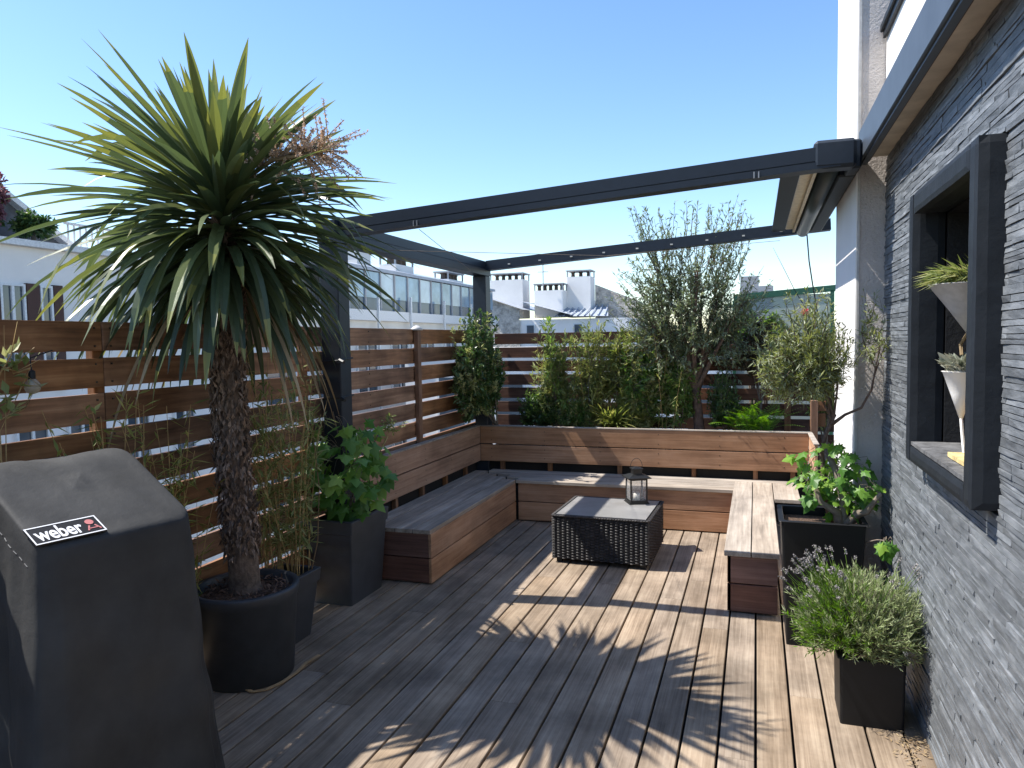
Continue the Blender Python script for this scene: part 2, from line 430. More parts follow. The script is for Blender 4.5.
g.box(XW+.028, 1.6, NY0+.031, NY1-.031, -.09, NZ0+.03); g.box(XW+.028, 1.6, NY0+.031, NY1-.031, NZ1-.03, 2.70)
g.box(1.05, 1.6, NY0+.031, NY1-.031, NZ0+.031, NZ1-.031)
g.build('masonry', FRAMED, house)
# niche frame, hand-trowelled: slightly wobbly boxes
def rough_box(g, x0, x1, y0, y1, z0, z1, n=(2,8,8), amp=.0014, rad=.014):
    nx, ny, nz = n; vs = {}; P = []; F = []
    def key(i, j, k):
        if (i, j, k) in vs: return vs[(i, j, k)]
        p = V((x0+(x1-x0)*i/nx, y0+(y1-y0)*j/ny, z0+(z1-z0)*k/nz))
        c = V(((x0+x1)/2, (y0+y1)/2, (z0+z1)/2)); hx, hy, hz = (x1-x0)/2, (y1-y0)/2, (z1-z0)/2
        q = p-c; on = (abs(abs(q.x)-hx) < 1e-6) + (abs(abs(q.y)-hy) < 1e-6) + (abs(abs(q.z)-hz) < 1e-6)
        if on >= 2:
            q.x -= math.copysign(rad*.35, q.x) if abs(abs(q.x)-hx) < 1e-6 else 0
            q.y -= math.copysign(rad*.35, q.y) if abs(abs(q.y)-hy) < 1e-6 else 0
            q.z -= math.copysign(rad*.35, q.z) if abs(abs(q.z)-hz) < 1e-6 else 0
        p = c+q; p += noise.noise_vector(p*14)*amp
        vs[(i,j,k)] = len(P); P.append(p); return vs[(i,j,k)]
    for i in range(nx):
        for j in range(ny):
            for k in (0, nz): F.append((key(i,j,k), key(i+1,j,k), key(i+1,j+1,k), key(i,j+1,k)))
    for i in range(nx):
        for k in range(nz):
            for j in (0, ny): F.append((key(i,j,k), key(i,j,k+1), key(i+1,j,k+1), key(i+1,j,k)))
    for j in range(ny):
        for k in range(nz):
            for i in (0, nx): F.append((key(i,j,k), key(i,j+1,k), key(i,j+1,k+1), key(i,j,k+1)))
    g.add(P, F)
g = MB()
rough_box(g, .61, .74, NY0, 2.60, NZ0, NZ1, (4,4,40)); rough_box(g, .61, .74, 3.45, NY1, NZ0, NZ1, (4,3,40))
rough_box(g, .612, .74, 2.603, 3.447, 2.19, NZ1, (4,30,4)); rough_box(g, .612, .74, 2.603, 3.447, NZ0, 1.235, (4,30,3))
fr = g.build('niche_frame', FRAME, house)
g = MB()
g.box(.742, 1.04, 2.53, 2.60, NZ0+.04, 2.26); g.box(.742, 1.04, 3.45, 3.485, NZ0+.04, 2.26)
g.box(.742, 1.04, 2.601, 3.449, 2.19, 2.24); g.box(1.0, 1.04, 2.601, 3.449, 1.24, 2.189)
g.build('niche_lining', FRAMED, house)
g = MB(); rough_box(g, .618, 1.0, 2.604, 3.446, 1.2352, 1.252, (8,20,1), .002, .004); g.build('niche_sill', SILLP, house)
g = MB(); rough_box(g, .66, .80, 2.66, 3.02, 1.254, 1.272, (3,6,1), .002, .004); g.build('sill_board', YELLOW, house)
# fascia, soffit, upper wall, coping
g = MB(); g.box(.542, .585, Y0, 4.60, 2.66, 2.83, b=.004); g.box(.556, .585, Y0, 4.60, 2.648, 2.659); g.build('fascia', FASC, house)
g = MB(); g.box(.587, .60, Y0, 4.60, 2.667, 2.69); g.build('soffit_trim', plain('rusty_trim', (.10,.055,.04), .8), house)
g = MB(); g.box(.602, 1.4, Y0, 4.60, 2.688, 2.76); g.build('soffit', SOFFIT, house)
g = MB(); g.box(.586, 1.4, Y0, 4.60, 2.765, 2.826); g.build('ledge', FASC, house)
g = MB(); g.box(.68, 1.6, Y0, 4.62, 2.83, 3.36); g.build('upper_wall', WHITEP, house)
g = MB(); g.box(.645, 1.6, Y0, 4.615, 3.363, 3.40, b=.004); g.box(.66, .675, Y0, 4.61, 3.33, 3.36); g.build('coping', METALD, house)
g = MB()
n = 60
g.box(.5455, 1.6, 4.632, 5.75, -.09, 5.2)
g.build('stucco_pier', STUCCO, house)
g = MB(); g.box(.538, .5445, 4.636, 5.746, -.09, 5.2); g.build('white_pier_face', WHITEP, house)
g = MB(); g.box(.5445, .556, 4.6255, 4.6315, -.09, 5.2); g.build('corner_bead', plain('corner_bead_paint', (.45,.43,.4), .8), house)
# hanging cone planters in the niche
def cone_pot(g, c, r, h, n=18, flat=1.0):
    g.lathe(c, [(0.004, -h), (r*.97, 0), (r, .004), (r*.93, .004), (r*.9, -.02)], n)
t = thing('hanging_planter', 'pale grey cone planter with yellow green trailing plant high in the niche', 'planter', (.72, 3.05, 1.75))
g = MB(); g.lathe((.73, 3.07, 1.875), [(.003,-.175),(.06,-.09),(.125,0),(.13,.004),(.118,.004),(.112,-.015)], 24); g.build('cone', plain('pale_pot', (.42,.41,.40), .6), t, True)
g = MB(); rr = random.Random(3)
for i in range(900):
    a = rr.random()*2*PI; e = rr.uniform(-.1, 1.0); rad = rr.random()**.5*.10
    p = V((.73+rad*math.cos(a), 3.07+rad*math.sin(a), 1.875+rr.uniform(0,.03)))
    d = V((math.cos(a)*.8-.2, math.sin(a)*.8+.6, e*.75-.1))
    g.leaf(p, d, (rr.uniform(-1,1), rr.uniform(-1,1), 1), rr.uniform(.04,.11), .009, rr.random(), curl=.25)
g.build('leaves', L_YEL, t)
g = MB(); g.tube([(.73,3.07,1.70),(.72,3.12,1.66),(.72,3.10,1.62)], .006, 5); g.build('hanging_root', L_DRY, t)
g = MB(); g.tube([(.73,3.07,1.88),(.73,3.06,2.05),(.73,3.05,2.19)], .0025, 4); g.build('hanger', METALD, t)
t = thing('hanging_planter', 'white cone planter with grey succulent and a long pale stalk above the niche sill', 'planter', (.70, 3.02, 1.26))
g = MB(); g.lathe((.71, 3.05, 1.56), [(.006,-.17),(.035,-.08),(.062,0),(.066,.003),(.058,.003),(.054,-.012)], 24); g.build('cone', WHITEP, t, True)
g = MB(); g.tube([(.71,3.05,1.395),(.712,3.035,1.33),(.715,3.015,1.255)], .006, 6); g.build('stalk', WHITEP, t)
g = MB()
for i in range(160):
    a = rr.random()*2*PI; rad = rr.random()**.5*.05
    p = V((.71+rad*math.cos(a), 3.05+rad*math.sin(a), 1.56+rr.uniform(0,.04)))
    g.leaf(p, (math.cos(a), math.sin(a), rr.uniform(.1,1.3)), (rr.uniform(-1,1), rr.uniform(-1,1), 1), rr.uniform(.03,.06), .022, rr.random())
g.build('succulent', L_SUCC, t)
g = MB(); g.add([(.78,3.0,1.40),(.78,3.05,1.40),(.78,3.055,1.52),(.78,3.0,1.53)], [(0,1,2,3)]); g.box(.775,.785,2.985,3.03,1.36,1.53)
tag(g.build('red_ornament', plain('dull_red', (.25,.03,.04), .6), base=(.78,3.0,1.36)), 'dull red ornament leaning behind the white cone planter in the niche', 'ornament')

# ------------------------------------------------------------------ pergola
per = thing('pergola', 'dark anthracite metal pergola frame with retractable awning beside the house', 'pergola', (-2.67, 4.33, 0))
def ztop(x): return 2.518 + .0627*(x+2.6)
for (ya, yb) in ((4.26, 4.40), (7.05, 7.19)):
    g = MB(); g.box(-2.74, -2.60, ya, yb, 0, 2.36, b=.006); p = g.build('post', METAL, per)
    g = MB(); g.box(-2.78, -2.56, ya-.04, yb+.04, 0.001, .012); g.build('base_plate', METALD, p)
for k, zz in enumerate((1.33, 1.58)):
    g = MB(); pts = [(-2.746,4.254,zz),(-2.594,4.254,zz+.01),(-2.594,4.406,zz+.02),(-2.746,4.406,zz+.01),(-2.746,4.254,zz)]
    g.tube(pts, .006, 5); g.tube([(-2.60,4.25,zz+.01),(-2.56,4.235,zz-.005)], .012, 6); g.build('cable_strap', METALD, per)
g = MB()
g.box(-2.742, -2.598, 4.25, 7.20, 2.362, 2.43); g.box(-2.75, -2.607, 4.25, 7.205, 2.436, 2.505); g.box(-2.735, -2.612, 4.25, 7.2, 2.43, 2.436)
g.build('side_beam', METAL, per)
g = MB()
xa, xb = -2.735, .42
yc = 4.35
g.beam((xa, yc, ztop(xa)-.036), (xb-.02, yc, ztop(xb-.02)-.036), .10, .072); g.beam((xa, yc, ztop(xa)-.074), (xb, yc, ztop(xb)-.074), .085, .008); g.beam((xa, yc, ztop(xa)-.097), (xb, yc, ztop(xb)-.097), .11, .036)
fb = g.build('front_beam', METAL, per)
for xx in (-2.05, .0):
    g = MB()
    for dx in (-.012, .012): g.tube([(xx+dx, yc-.058, ztop(xx)-.12), (xx+dx, yc-.058, ztop(xx)-.085)], .004, 6)
    g.build('bracket', plain('steel', (.3,.3,.3), .4, .6), fb)
g = MB(); yc = 7.12
def zt2(x): return 2.515 + .066*(x+2.6)
g.beam((-2.605, yc, zt2(-2.6)-.03), (.62, yc, zt2(.62)-.03), .07, .055); g.beam((-2.605, yc, zt2(-2.6)-.075), (.62, yc, zt2(.62)-.075), .11, .055)
bb = g.build('back_beam', METAL, per)
for i in range(9):
    g = MB(); xx = -2.35 + i*.32; g.box(xx-.012, xx+.012, yc-.062, yc-.05, zt2(xx)-.072, zt2(xx)-.06); g.build('light_dot', plain('spot', (.5,.48,.42), .4), bb)
# awning cassette
g = MB(); g.box(.29, .50, 4.29, 4.418, 2.585, 2.735, b=.018); g.box(.47, .538, 4.421, 4.63, 2.60, 2.755, b=.01); g.build('end_bracket', METAL, per)
g = MB(); g.box(.13, .235, 4.405, 6.95, 2.618, 2.632); g.build('front_profile', METALD, per)
g = MB(); g.box(.237, .315, 4.41, 6.94, 2.628, 2.66, b=.008); g.box(.30, .318, 4.41, 6.94, 2.60, 2.626); g.build('folded_fabric', CREAMF, per)
g = MB(); g.tube([(.385, 4.425, 2.625), (.385, 6.99, 2.615)], .052, 20); g.build('roller_tube', CASS, per, True)
g = MB(); g.box(.442, .537, 4.64, 7.0, 2.60, 2.78, b=.01); g.box(.30, .442, 4.425, 7.0, 2.655, 2.76, b=.01); g.build('housing', METALD, per)
g = MB()
g.tube([(.42,6.98,2.58),(.44,7.0,2.35),(.47,7.0,2.15),(.52,7.1,1.9),(.60,7.1,1.7)], .006, 5); g.build('cable', METALD, per)
g = MB(); g.tube([(-2.62,4.9,2.38),(-1.2,6.2,2.40),(.2,7.05,2.55)], .002, 4); g.tube([(-2.05,4.35,2.42),(-2.2,5.2,2.36),(-2.58,6.6,2.37)], .002, 4); g.build('wire', TWIG, per)

# ------------------------------------------------------------------ fences
fl = thing('slat_fence', 'reddish brown horizontal slat fence running along the left side of the deck', 'fence', (-2.79, 4, 0))
g = MB(); XF = -2.785
segs = [(-1.5, .6), (.605, 2.57), (2.575, 4.17), (4.175, 5.77), (5.775, 7.77)]
rf = random.Random(9)
for i in range(12):
    zt = 1.81 - .160*i
    if zt < .1: break
    for a, b in segs:
        dz = rf.uniform(-.004, .004)
        g.box(XF-.025, XF+rf.uniform(-.002,.002), a, b, zt-.130+dz, zt+dz, rf.random(), b=.002)
        for ys in (a+.04, b-.04, (a+b)/2):
            for zz in (zt-.105, zt-.025): g.box(XF, XF+.004, ys-.004, ys+.004, zz-.004, zz+.004, m=1)
g.build('slat_panel', [FENCEY, SCREW], fl)
for yy in (-.2, .6, 2.57, 4.17, 5.77):
    ox = 0 if yy == 5.77 else -.072
    g = MB(); g.box(XF+.004+ox, XF+.045+ox, yy-.03, yy+.03, 0, 1.80, b=.003); p = g.build('fence_post', POSTW, fl)
    if yy == 5.77:
        g = MB(); g.lathe((XF+.02, yy, 1.80), [(.05,0),(.055,.012),(.03,.03),(.012,.042)], 16); g.build('post_cap', plain('pale_cap', (.5,.5,.48), .5), p, True)
fbk = thing('slat_fence', 'reddish brown horizontal slat fence behind the raised planting at the back', 'fence', (-1, 7.82, 0))
g = MB()
for i in range(12):
    zt = 1.775 - .150*i
    if zt < .1: break
    for a, b in ((-2.78, -1.1), (-1.095, .3), (.305, .9)):
        if i == 0 and a > -1.2: b = min(b, -.5) if a < 0 else a
        if b <= a: continue
        dz = rf.uniform(-.003, .003)
        g.box(a, b, 7.80, 7.825, zt-.118+dz, zt+dz, rf.random(), b=.002)
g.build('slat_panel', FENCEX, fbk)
for xx in (-1.1, .3):
    g = MB(); g.box(xx-.03, xx+.03, 7.755, 7.796, 0, 1.77, b=.003); g.build('fence_post', POSTW, fbk)
g = MB(); g.box(.47, .53, 7.1, 7.16, 0, 1.12, b=.003); g.box(.47,.60,7.165,7.19,.88,1.0); g.box(.47,.60,7.165,7.19,1.02,1.11)
tag(g.build('fence_stub', POSTW, base=(.5,7.13,0)), 'short lit wooden fence stub at the right end of the planting bed', 'fence')
# bulb on the fence
t = thing('string_bulb', 'round clear string light bulb hanging on the left fence', 'light bulb', (-2.73, 2.18, 1.56))
g = MB(); g.lathe((-2.73, 2.18, 1.55), [(.004,-.032),(.022,-.026),(.030,-.008),(.027,.012),(.014,.028)], 16); g.build('globe', glass('bulb_glass', (.9,.85,.7), .05, .5), t, True)
g = MB(); g.lathe((-2.73, 2.18, 1.578), [(.013,0),(.013,.03),(.006,.035)], 12); g.tube([(-2.73,2.18,1.61),(-2.76,2.2,1.66),(-2.76,2.3,1.69)], .003, 5); g.build('socket', METALD, t)

# ------------------------------------------------------------------ corner bench
be = thing('corner_bench', 'built-in U-shaped wooden corner bench with slatted backrest around the deck', 'bench', (-1, 6.8, 0))
XL, XLb, YE = -2.142, -2.70, 4.63
YC, YB = 6.544, 7.06
ZT = .39; TH = .03
ZB = ZT-TH
XR, XR2, YRE = -.163, .130, 4.655
rb = random.Random(2)
# seat: left wing of four long boards, back of four cross boards, right wing
g = MB(); nb = 4; wd = (XL-XLb)/nb
for i in range(nb):
    g.box(XLb+i*wd, XLb+(i+1)*wd-.006, YE-.012, YB-.02 - (nb-1-i)*0 - (.0 if i < 0 else 0) if False else YC+ (YB-YC)*(1-(i+1)/nb)+.0, ZB, ZT+rb.uniform(-.001,.001), rb.random(), b=.003)
g.build('seat', SEATY, be)
g = MB(); dy = (YB-YC)/4
for i in range(4):
    xa = XL - wd*(3-i)*0 - wd*i + .0
    g.box(XL-wd*i + .001 if i else XL+.0, XR-.006 if i < 3 else .345, YC+i*dy+.003 if i else YC-.015, YC+(i+1)*dy-.003, ZB, ZT+rb.uniform(-.001,.001), rb.random(), b=.003)
g.build('seat', SEATX, be)
g = MB()
g.box(XR-.018, XR+.1375, YRE-.02, YC+3*dy-.004, ZB, ZT+.001, .7, b=.003)
g.box(XR+.1435, XR2+.01, YRE-.02, YC+3*dy-.004, ZB, ZT, .9, b=.003)
g.box(XR2+.016, .345, 6.24, YC+3*dy-.004, ZB, ZT+.001, .6, b=.003)
g.build('seat', SEATY, be)
# faces, two boards high
def faces(axis, c, a0, a1, mat, sign, th=.022):
    g = MB(); zs = [(.012, .182), (.190, ZB-.001)]
    for z0, z1 in zs:
        if axis == 'Y': g.box(min(c, c-sign*th), max(c, c-sign*th), a0, a1, z0, z1, rb.random(), b=.002)
        else: g.box(a0, a1, min(c, c-sign*th), max(c, c-sign*th), z0, z1, rb.random(), b=.002)
    return g.build('front_panel', mat, be)
faces('Y', XL-.004, YE, YC-.001, FACEY, 1)
faces('X', YC, XL+.02, XR-.001, FACEX, -1)
faces('Y', XR, YRE, YC, FACEY, -1)
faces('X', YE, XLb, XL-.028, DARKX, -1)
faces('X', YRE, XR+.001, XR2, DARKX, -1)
faces('Y', XR2, YRE+.03, 6.24, FACEY, 1)
g = MB(); g.box(XLb+.03, XL-.05, YE+.05, YB, 0, .30); g.box(XL-.05, XR+.05, YC+.05, YB, 0.0, .30); g.box(XR+.04, XR2-.03, YRE+.05, YC+.04, 0, .3)
g.build('plinth', DECKJ, be)
g = MB(); g.box(-2.758, -2.742, 4.46, 7.09, 0, .78); g.build('back_board', DECKJ, be)
# backrest: two boards high, on short posts
XB = -2.675; YK = 7.02
def backrest(axis, c, a0, a1, mat, s):
    g = MB()
    for z0, z1 in ((.478, .646), (.656, .828)):
        if axis == 'Y': g.box(min(c, c+s*.022), max(c, c+s*.022), a0, a1, z0, z1, rb.random(), b=.002)
        else: g.box(a0, a1, min(c, c+s*.022), max(c, c+s*.022), z0, z1, rb.random(), b=.002)
        q = a0+.12
        while q < a1:
            for zz in (z0+.04, z1-.04):
                if axis == 'Y': g.box(min(c-s*.0015, c), max(c-s*.0015, c), q-.004, q+.004, zz-.004, zz+.004, m=1)
                else: g.box(q-.004, q+.004, min(c-s*.0015, c), max(c-s*.0015, c), zz-.004, zz+.004, m=1)
            q += .56
    return g.build('backrest', [mat, SCREW], be)
backrest('Y', XB, 4.46, YK-.002, FACEY, -1)
backrest('X', YK, XB+.001, .447, FACEX, 1)
backrest('Y', .45, 6.30, YK, FACEY, 1)
g = MB(); g.box(XB-.06, XB+.002, 4.45, YK+.06, .829, .840, b=.002); g.box(XB+.004, .48, YK-.004, YK+.05, .829, .840, b=.002); g.box(.44, .482, 6.29, YK-.006, .829, .84, b=.002)
g.build('backrest_cap', SEATX, be)
for yy in (4.7, 5.2, 5.7, 6.2, 6.7):
    g = MB(); g.box(XB-.06, XB-.024, yy-.02, yy+.02, .30, .827); g.build('backrest_post', POSTW, be)
for xx in (-2.45, -1.95, -1.25, -.55, .0, .32):
    g = MB(); g.box(xx-.02, xx+.02, YK+.024, YK+.06, .30, .827); g.build('backrest_post', POSTW, be)
# raised bed behind the bench
t = thing('raised_bed', 'dark raised planting bed behind the back of the bench', 'planter', (-1, 7.45, 0))
g = MB(); g.box(-2.74, .44, 7.10, 7.14, 0, .62, b=.003); g.box(-2.74, .44, 7.085, 7.098, 0, .60, m=1); g.box(-2.74, .44, 7.70, 7.73, 0, .62, b=.003); g.build('wall_panel', [DARKX, DECKJ], t)
g = MB(); g.box(-2.73, .43, 7.141, 7.699, 0, .56); g.build('soil', SOIL, t)

# ------------------------------------------------------------------ wicker table and lantern
tb = thing('coffee_table', 'low black woven rattan table with grey glass top on the deck', 'coffee table', (-1.1, 5.68, 0))
TA = -.03; tc_ = V((-1.095, 5.70, 0)); hw, hd, th = .372, .35, .365
ca, sa = math.cos(TA), math.sin(TA)
def T(x, y, z): return V((tc_.x + x*ca - y*sa, tc_.y + x*sa + y*ca, z))
g = MB()
def tbox(g, x0, x1, y0, y1, z0, z1, var=None):
    vs = [T(x, y, z) for x in (x0, x1) for y in (y0, y1) for z in (z0, z1)]
    g.add(vs, [(0,1,3,2),(4,6,7,5),(0,4,5,1),(2,3,7,6),(0,2,6,4),(1,5,7,3)], var)
tbox(g, -hw+.012, hw-.012, -hd+.012, hd-.012, .035, th-.012); g.build('core', WICKIN, tb)
g = MB()
def weave(face):
    W = hw if face in 'fb' else hd; D = hd if face in 'fb' else hw
    nc = int(2*W/.036); rows = int((th-.04)/.0105)
    for c in range(nc):
        u0 = -W + 2*W*c/nc; u1 = -W + 2*W*(c+1)/nc
        for r in range(rows):
            zz = .036 + (th-.05)*r/rows; hh = (th-.05)/rows*.86
            # each strand bulges over one stake and dips at the next
            bul = .010 if (r % 2 == c % 2) else .001
            um = (u0+u1)/2; va = random.random()
            P = []
            for (u, o) in ((u0, -.002), (u0+(u1-u0)*.25, bul*.8), (um, bul), (u1-(u1-u0)*.25, bul*.8), (u1, -.002)):
                for zz2, oo in ((zz, -.003), (zz+hh*.5, .001), (zz+hh, -.003)):
                    d = D - .008 + o + oo
                    P.append({'f': T(u, -d, zz2), 'b': T(u, d, zz2), 'l': T(-d, u, zz2), 'r': T(d, u, zz2)}[face])
            F = []
            for i in range(4):
                for j in range(2): F.append((i*3+j, (i+1)*3+j, (i+1)*3+j+1, i*3+j+1))
            g.add(P, F, va)
for fc in 'fblr': weave(fc)
g.build('woven_side', WICK, tb)
g = MB()
def braid(p, q, r=.009, tw=60):
    n = 70
    for ph in (0, PI*2/3, PI*4/3):
        pts = []
        for i in range(n+1):
            s_ = i/n; c = p.lerp(q, s_); a = s_*(q-p).length*tw*1.7 + ph
            d = (q-p).normalized(); sd = d.cross(V((0,0,1))).normalized()
            pts.append(c + sd*math.cos(a)*r + V((0,0,1))*math.sin(a)*r*.6)
        g.tube(pts, .0065, 5, random.random())
cs = [T(-hw+.008, -hd+.008, th), T(hw-.008, -hd+.008, th), T(hw-.008, hd-.008, th), T(-hw+.008, hd-.008, th)]
for i in range(4): braid(cs[i], cs[(i+1)%4])
g.build('braided_rim', WICK, tb)
g = MB(); tbox(g, -hw+.03, hw-.03, -hd+.03, hd-.03, th-.004, th+.008); g.build('tabletop', TTOP, tb)
for sx in (-1, 1):
    for sy in (-1, 1):
        g = MB(); tbox(g, sx*(hw-.05)-.02, sx*(hw-.05)+.02, sy*(hd-.05)-.02, sy*(hd-.05)+.02, 0, .036); g.build('foot', PLASTICB, tb)
lx, ly, lz = -.915, 5.93, th+.009
la = thing('lantern', 'small black metal lantern with glass panes standing on the rattan table', 'lantern', (lx, ly, lz))
def rot(px, py, a=.45):
    px *= 1.12; py *= 1.12
    return lx + px*math.cos(a) - py*math.sin(a), ly + px*math.sin(a) + py*math.cos(a)
def lbox(g, hx, hy, cx, cy, z0, z1, top=None):
    vs = []
    for zz, kx, ky in ((z0, hx, hy), (z1, top or hx, top or hy)):
        for a, b in ((-1,-1),(1,-1),(1,1),(-1,1)):
            X, Y = rot(cx+a*kx, cy+b*ky); vs.append((X, Y, lz+zz*1.22))
    g.add(vs, [(3,2,1,0),(4,5,6,7),(0,1,5,4),(1,2,6,5),(2,3,7,6),(3,0,4,7)])
g = MB(); lbox(g, .068, .068, 0, 0, .004, .014); lbox(g, .074, .074, 0, 0, 0, .004); g.build('base', LANT, la)
g = MB()
for a in (-1, 1):
    for b in (-1, 1): lbox(g, .005, .005, a*.058, b*.058, .014, .165)
for a in (-1, 1):
    lbox(g, .058, .005, 0, a*.058, .155, .168); lbox(g, .005, .058, a*.058, 0, .155, .168)
    lbox(g, .053, .004, 0, a*.058, .014, .022); lbox(g, .004, .053, a*.058, 0, .014, .022)
g.build('frame', LANT, la)
for a in (-1, 1):
    g = MB(); lbox(g, .052, .0008, 0, a*.058, .022, .155); g.build('pane', GLASS, la)
    g = MB(); lbox(g, .0008, .052, a*.058, 0, .022, .155); g.build('pane', GLASS, la)
g = MB(); lbox(g, .085, .085, 0, 0, .168, .174); lbox(g, .080, .080, 0, 0, .174, .192, .036); lbox(g, .032, .032, 0, 0, .192, .224); lbox(g, .04, .04, 0, 0, .224, .230); lbox(g, .036, .036, 0, 0, .230, .24, .01); g.build('roof', LANT, la)
g = MB(); pts = []
for i in range(17):
    a = PI*i/16; X, Y = rot(.045*math.cos(a), 0); pts.append((X, Y, lz+.285+.075*math.sin(a)))
g.tube(pts, .0022, 6); g.build('handle', LANT, la)
g = MB(); g.lathe((lx, ly, lz+.0145), [(.026,0),(.026,.055),(.022,.058),(.002,.054)], 20); g.build('candle', CAND, la, True)

# ------------------------------------------------------------------ pots
def square_pot(name, label, cx0, cx1, cy0, cy1, h, taper, mat, rim=.03, lip=.16, soil=SOIL, cat='planter'):
    t = thing(name, label, cat, ((cx0+cx1)/2, (cy0+cy1)/2, 0))
    g = MB()
    def ring(x0, x1, y0, y1, z, r=.012):
        P = []
        for (X, Y, a0) in ((x1-r, y1-r, 0), (x0+r, y1-r, 90), (x0+r, y0+r, 180), (x1-r, y0+r, 270)):
            for k in range(4):
                a = R(a0+30*k); P.append((X+r*math.cos(a), Y+r*math.sin(a), z))
        return P
    tp = taper; hz = h*(1-lip)
    rings = [ring(cx0+tp, cx1-tp, cy0+tp, cy1-tp, 0), ring(cx0+tp*.18+.006, cx1-tp*.18-.006, cy0+tp*.18+.006, cy1-tp*.18-.006, hz),
             ring(cx0+tp*.12, cx1-tp*.12, cy0+tp*.12, cy1-tp*.12, hz+.004), ring(cx0, cx1, cy0, cy1, h-.004), ring(cx0+.003, cx1-.003, cy0+.003, cy1-.003, h),
             ring(cx0+rim-.003, cx1-rim+.003, cy0+rim-.003, cy1-rim+.003, h), ring(cx0+rim, cx1-rim, cy0+rim, cy1-rim, h-.004), ring(cx0+rim, cx1-rim, cy0+rim, cy1-rim, h-.07)]
    if lip == 0: rings.pop(2)
    P = [p for r_ in rings for p in r_]; n = 16; F = []
    for i in range(len(rings)-1):
        for k in range(n): F.append((i*n+k, i*n+(k+1)%n, (i+1)*n+(k+1)%n, (i+1)*n+k))
    F.append(tuple(range(n))[::-1])
    g.add(P, F); g.build('pot_body', mat, t)
    g = MB(); g.box(cx0+rim+.001, cx1-rim-.001, cy0+rim+.001, cy1-rim-.001, h-.10, h-.05)
    s = g.build('soil', soil, t)
    return t
square_pot('square_planter', 'tall tapered anthracite square planter by the pergola post', -2.86, -2.43, 4.06, 4.56, .56, .045, PLASTIC)
tsp = square_pot('small_planter', 'low grey trough planter tucked behind the round palm pot', -2.70, -2.425, 3.42, 3.70, .39, .05, PLASTIC, lip=.2)
square_pot('tall_planter', 'tall black planter holding the leafy vine beside the slate wall', .12, .57, 4.20, 4.62, .70, .045, PLASTICB, lip=0)
square_pot('lavender_planter', 'small black square planter under the lavender near the slate wall', .342, .622, 3.41, 3.69, .30, .014, PLASTICB, lip=0)
pp = thing('round_planter', 'large round anthracite pot holding the palm trunk', 'planter', (-2.495, 3.11, 0))
g = MB(); g.lathe((-2.495, 3.11, 0), [(.222,0),(.228,.006),(.254,.40),(.258,.405),(.268,.455),(.264,.468),(.240,.468),(.235,.46),(.231,.38)], 64); g.build('pot_body', PLASTIC, pp, True)
g = MB()
n = 30
P = [(-2.495,3.11,.43)]; F = []
for rr_ in (.08, .15, .226):
    for k in range(n):
        a = 2*PI*k/n; P.append((-2.495+rr_*math.cos(a), 3.11+rr_*math.sin(a), .43 - (.012 if rr_ > .2 else 0) + random.uniform(-.006,.006)))
for k in range(n): F.append((0, 1+k, 1+(k+1)%n))
for q in range(2):
    for k in range(n): F.append((1+q*n+k, 1+(q+1)*n+k, 1+(q+1)*n+(k+1)%n, 1+q*n+(k+1)%n))
g.add(P, F); so_ = g.build('soil', SOIL, pp)
g = MB()
for i in range(420):
    a = random.random()*2*PI; r_ = .06+.16*random.random()**.5
    g.leaf((-2.495+r_*math.cos(a), 3.11+r_*math.sin(a), .436+random.random()*.012), (random.uniform(-1,1), random.uniform(-1,1), random.uniform(-.2,.5)), (random.uniform(-.5,.5), random.uniform(-.5,.5), 1), random.uniform(.015,.045), random.uniform(.008,.016), random.random())
g.build('bark_chips', CHIP, pp)

